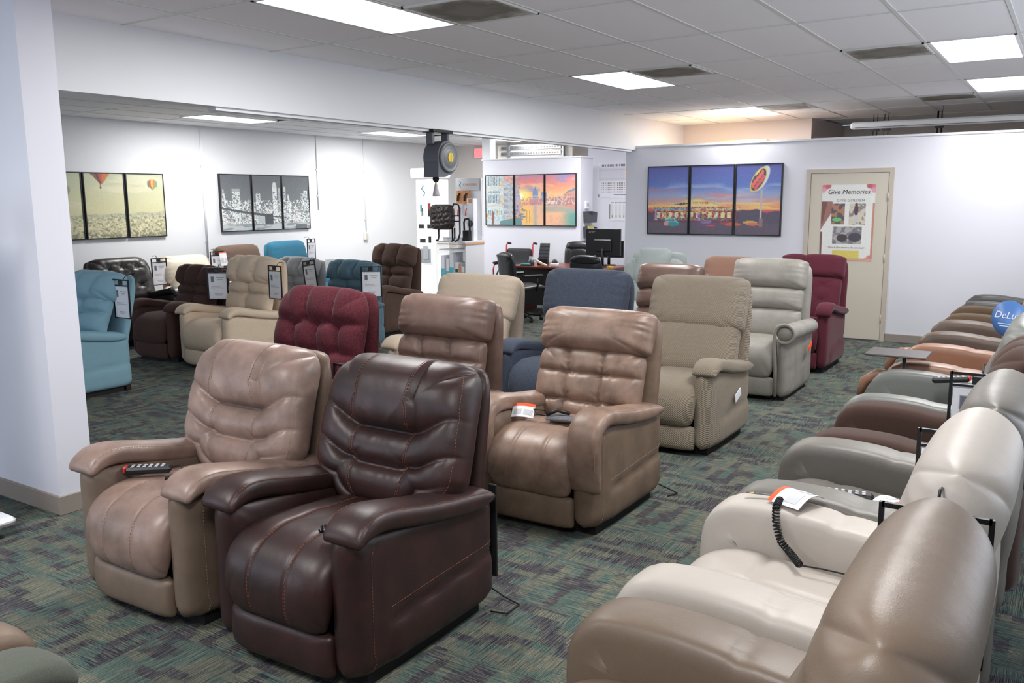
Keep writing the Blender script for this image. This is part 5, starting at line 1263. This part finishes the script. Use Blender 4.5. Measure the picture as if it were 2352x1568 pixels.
t = thing('control_pouch', 'black control with grey mesh pouch on the tan brown recliner seat', 'pouch', (4.02, 2.30, .555), .2)
me, _ = pillow(.09, .17, .018, .012, 18, 22, lambda a, b, c: (a, b, c), lambda U, V: .004 * np.sin(U * 9 + V * 7), 4, 3); obj('pouch', me, fabric('mesh_pouch', rgb(130, 130, 134), rgb(40, 40, 44), 500, .9), t)
MB().tube([(-.02, .08, .02), (.0, .02, .045), (.01, -.05, .03)], .011, 8).build('control', M_black, t); MB().tube([(0, .09, .01), (-.03, .13, .02), (.0, .16, .04), (.03, .10, .03)], .004, 6).build('lead', M_softblack, t)
remote('curved black remote lying on the graphite leather recliner', 3.50, .68, .555, math.radians(-80))
paper_tag('grey folded tag with a red band beside the curved remote', 3.48, .52, .57, math.radians(140), .11, .10, .2, .02)
paper_tag('white tag with orange band over the oyster recliner arm', 3.02, .755, .685, math.radians(-20), .17, .13, 0, .03)
t = thing('warning_strip', 'narrow black warning strip with a yellow triangle on the oyster arm', 'label strip', (3.00, .875, .69), math.radians(100)); box('strip', (-.055, -.010, 0), (.055, .010, .001), M_black, t); MB().prism([(.030, -.007), (.030, .007), (.046, 0)], .001, .0016, 'z').build('triangle', MATS['reel_yellow'], t); box('print_line', (-.05, -.004, .001), (.02, -.002, .0015), M_key, t)
coil('long coiled black cord hanging over the inner arm of the oyster recliner', [(2.97, .80, .695), (2.90, .795, .69), (2.87, .785, .64), (2.86, .765, .585), (2.83, .72, .56), (2.76, .67, .555)], .011, .003, 30, [(2.76, .67, .555), (2.78, .60, .55), (2.79, .52, .545), (2.78, .44, .55)])
remote('black remote with a red tip hanging on the grey green recliner arm', 5.66, .55, .655, math.radians(100), .1)
# floor cords and lift strap behind the dark and tan recliners
for (nm, lab, pts) in (('power_cord', 'black power cord looped on the carpet behind the dark brown recliner', [(2.96, 2.08, .06), (2.98, 1.99, .012), (2.96, 1.90, .008), (2.86, 1.90, .008), (2.84, 1.97, .008)]), ('power_cord', 'black power cord on the carpet behind the tan brown recliner', [(4.66, 2.02, .06), (4.72, 1.94, .010), (4.68, 1.87, .008), (4.60, 1.90, .008)])):
    MBt = MB().tube(pts, .004, 6).build(nm, M_softblack); tag(MBt, lab, 'cord')
o = MB().box((-.012, -.02, 0), (.0, .02, .42), .003).build('lift_strap', M_softblack); o.location = (2.945, 2.02, .12); tag(o, 'black strap hanging behind the dark brown recliner arm', 'strap')
o = MB().box((-.06, -.003, 0), (.06, .003, .06), .002).build('manual_booklet', M_paper); o.location = (5.95, 1.934, .33); o.rotation_euler = (0, -.35, 0); tag(o, 'white booklet in the side pocket of the khaki corduroy recliner', 'booklet')
o = MB().box((-.06, -.003, 0), (.06, .003, .045), .002).build('manual_booklet', MATS['tag_orange']); o.location = (7.95, 1.935, .40); o.rotation_euler = (0, -.35, 0); tag(o, 'red booklet in the side pocket of the pale grey leather recliner', 'booklet')
paper_tag('small white tag on the seat arm of the black leather recliner', 6.85, 9.72, .66, 0, .12, .08)
paper_tag('white care tag hanging on the mole brown recliner back', 8.08, 10.18, .95, 0, .12, .20, 0, .01, 1.4)
# cognac recliner: tray table and round tag
t = thing('swivel_tray', 'dark swivel tray table clamped to the cognac recliner arm', 'tray table', (5.99, .92, 0))
box('tray_top', (-.10, -.20, .735), (.20, .17, .748), mat('tray_grey', rgb(84, 78, 78), .4), t, .005); MB().tube([(0, -.06, .02), (0, -.06, .735)], .012, 10).build('post', M_steel, t); MB().lathe([(.06, 0), (.06, .012), (.02, .02)], (0, -.06, 0), 'z', 24).build('foot', M_steel, t)
for k, x in enumerate((6.03, 7.04)):
    o = MB().tube([(x, .96, .60), (x, 1.03, .59), (x, 1.10, .54), (x, 1.13, .44)], [.028, .034, .034, .022], 12).build('arm_end', L_r6); o.parent = C['r6']; o.matrix_parent_inverse = Matrix.LocRotScale(Vector(C['r6'].location), C['r6'].rotation_euler, None).inverted()
t = thing('round_tag', 'round blue tag with white lettering on the cognac recliner back', 'tag', (6.13, .295, 1.00), -2.05)
MB().lathe([(.115, 0), (.115, -.004), (.0, -.004)], (0, 0, 0), 'y', 40).build('disc', mat('tag_blue', rgb(78, 122, 186), .4), t); text('DeLuxe', .062, M_paper, t, (0, -.0055, .02), 0, shear=.3)
box('print_line', (-.07, -.0055, -.035), (.06, -.004, -.031), M_paper, t); box('print_line', (-.06, -.0055, -.05), (.05, -.004, -.046), M_paper, t)

# ------------------------------------------------------------------ things cut by the left edge
t = thing('sign_stand', 'white floor sign stand with a framed panel by the end wall', 'sign stand', (2.06, 4.62, 0))
MB().box((-.22, -.02, .06), (.16, .52, .11), .02).build('base', M_white, t); box('caster_block', (-.14, .01, 0), (.08, .09, .06), M_softblack, t, .01); box('caster_block', (-.14, .41, 0), (.08, .49, .06), M_softblack, t, .01)
MB().box((-.05, .03, .11), (.03, .50, 1.75), .008).build('column', M_white, t); box('frame', (-.058, .055, .28), (-.05, .48, 1.70), mat('navy_frame', rgb(40, 52, 84), .4), t); box('insert', (-.062, .075, .30), (-.058, .46, 1.68), M_paper, t)
F_moss = fabric('fabric_moss_grey', rgb(92, 96, 88), rgb(70, 74, 68), 260, .5)
C['moss'] = recliner('moss grey fabric recliner whose arm end enters the lower left corner', .60, 1.71, math.pi, F_moss, W=.84, top=1.0, topx=.30, back='head', lod=.7)
C['umb2'] = recliner('brown leather recliner behind the moss grey one at the lower left edge', .62, 2.64, math.pi, L_tan2, W=.84, top=1.0, topx=.30, back='head', lod=.6)
# white lounge chair behind the slate blue recliner
t = thing('lounge_chair', 'white moulded lounge chair by the side wall', 'chair', (10.95, 10.35, 0))
p_ = Path([(-.05, .42), (.28, .44), (.42, .56), (.50, .80)]); me, _ = pillow(.56, p_.L, .012, .012, 26, 34, p_.fmap(), None, 5, 5)
o = obj('shell', me, M_white, t); o.rotation_euler = (0, 0, math.pi)
for s in (1, -1): MB().tube([(-.40, s * .2, 0), (-.25, s * .2, .44), (.05, s * .2, .42), (.15, s * .2, 0)], .012, 8).build('leg_frame', M_white, t)
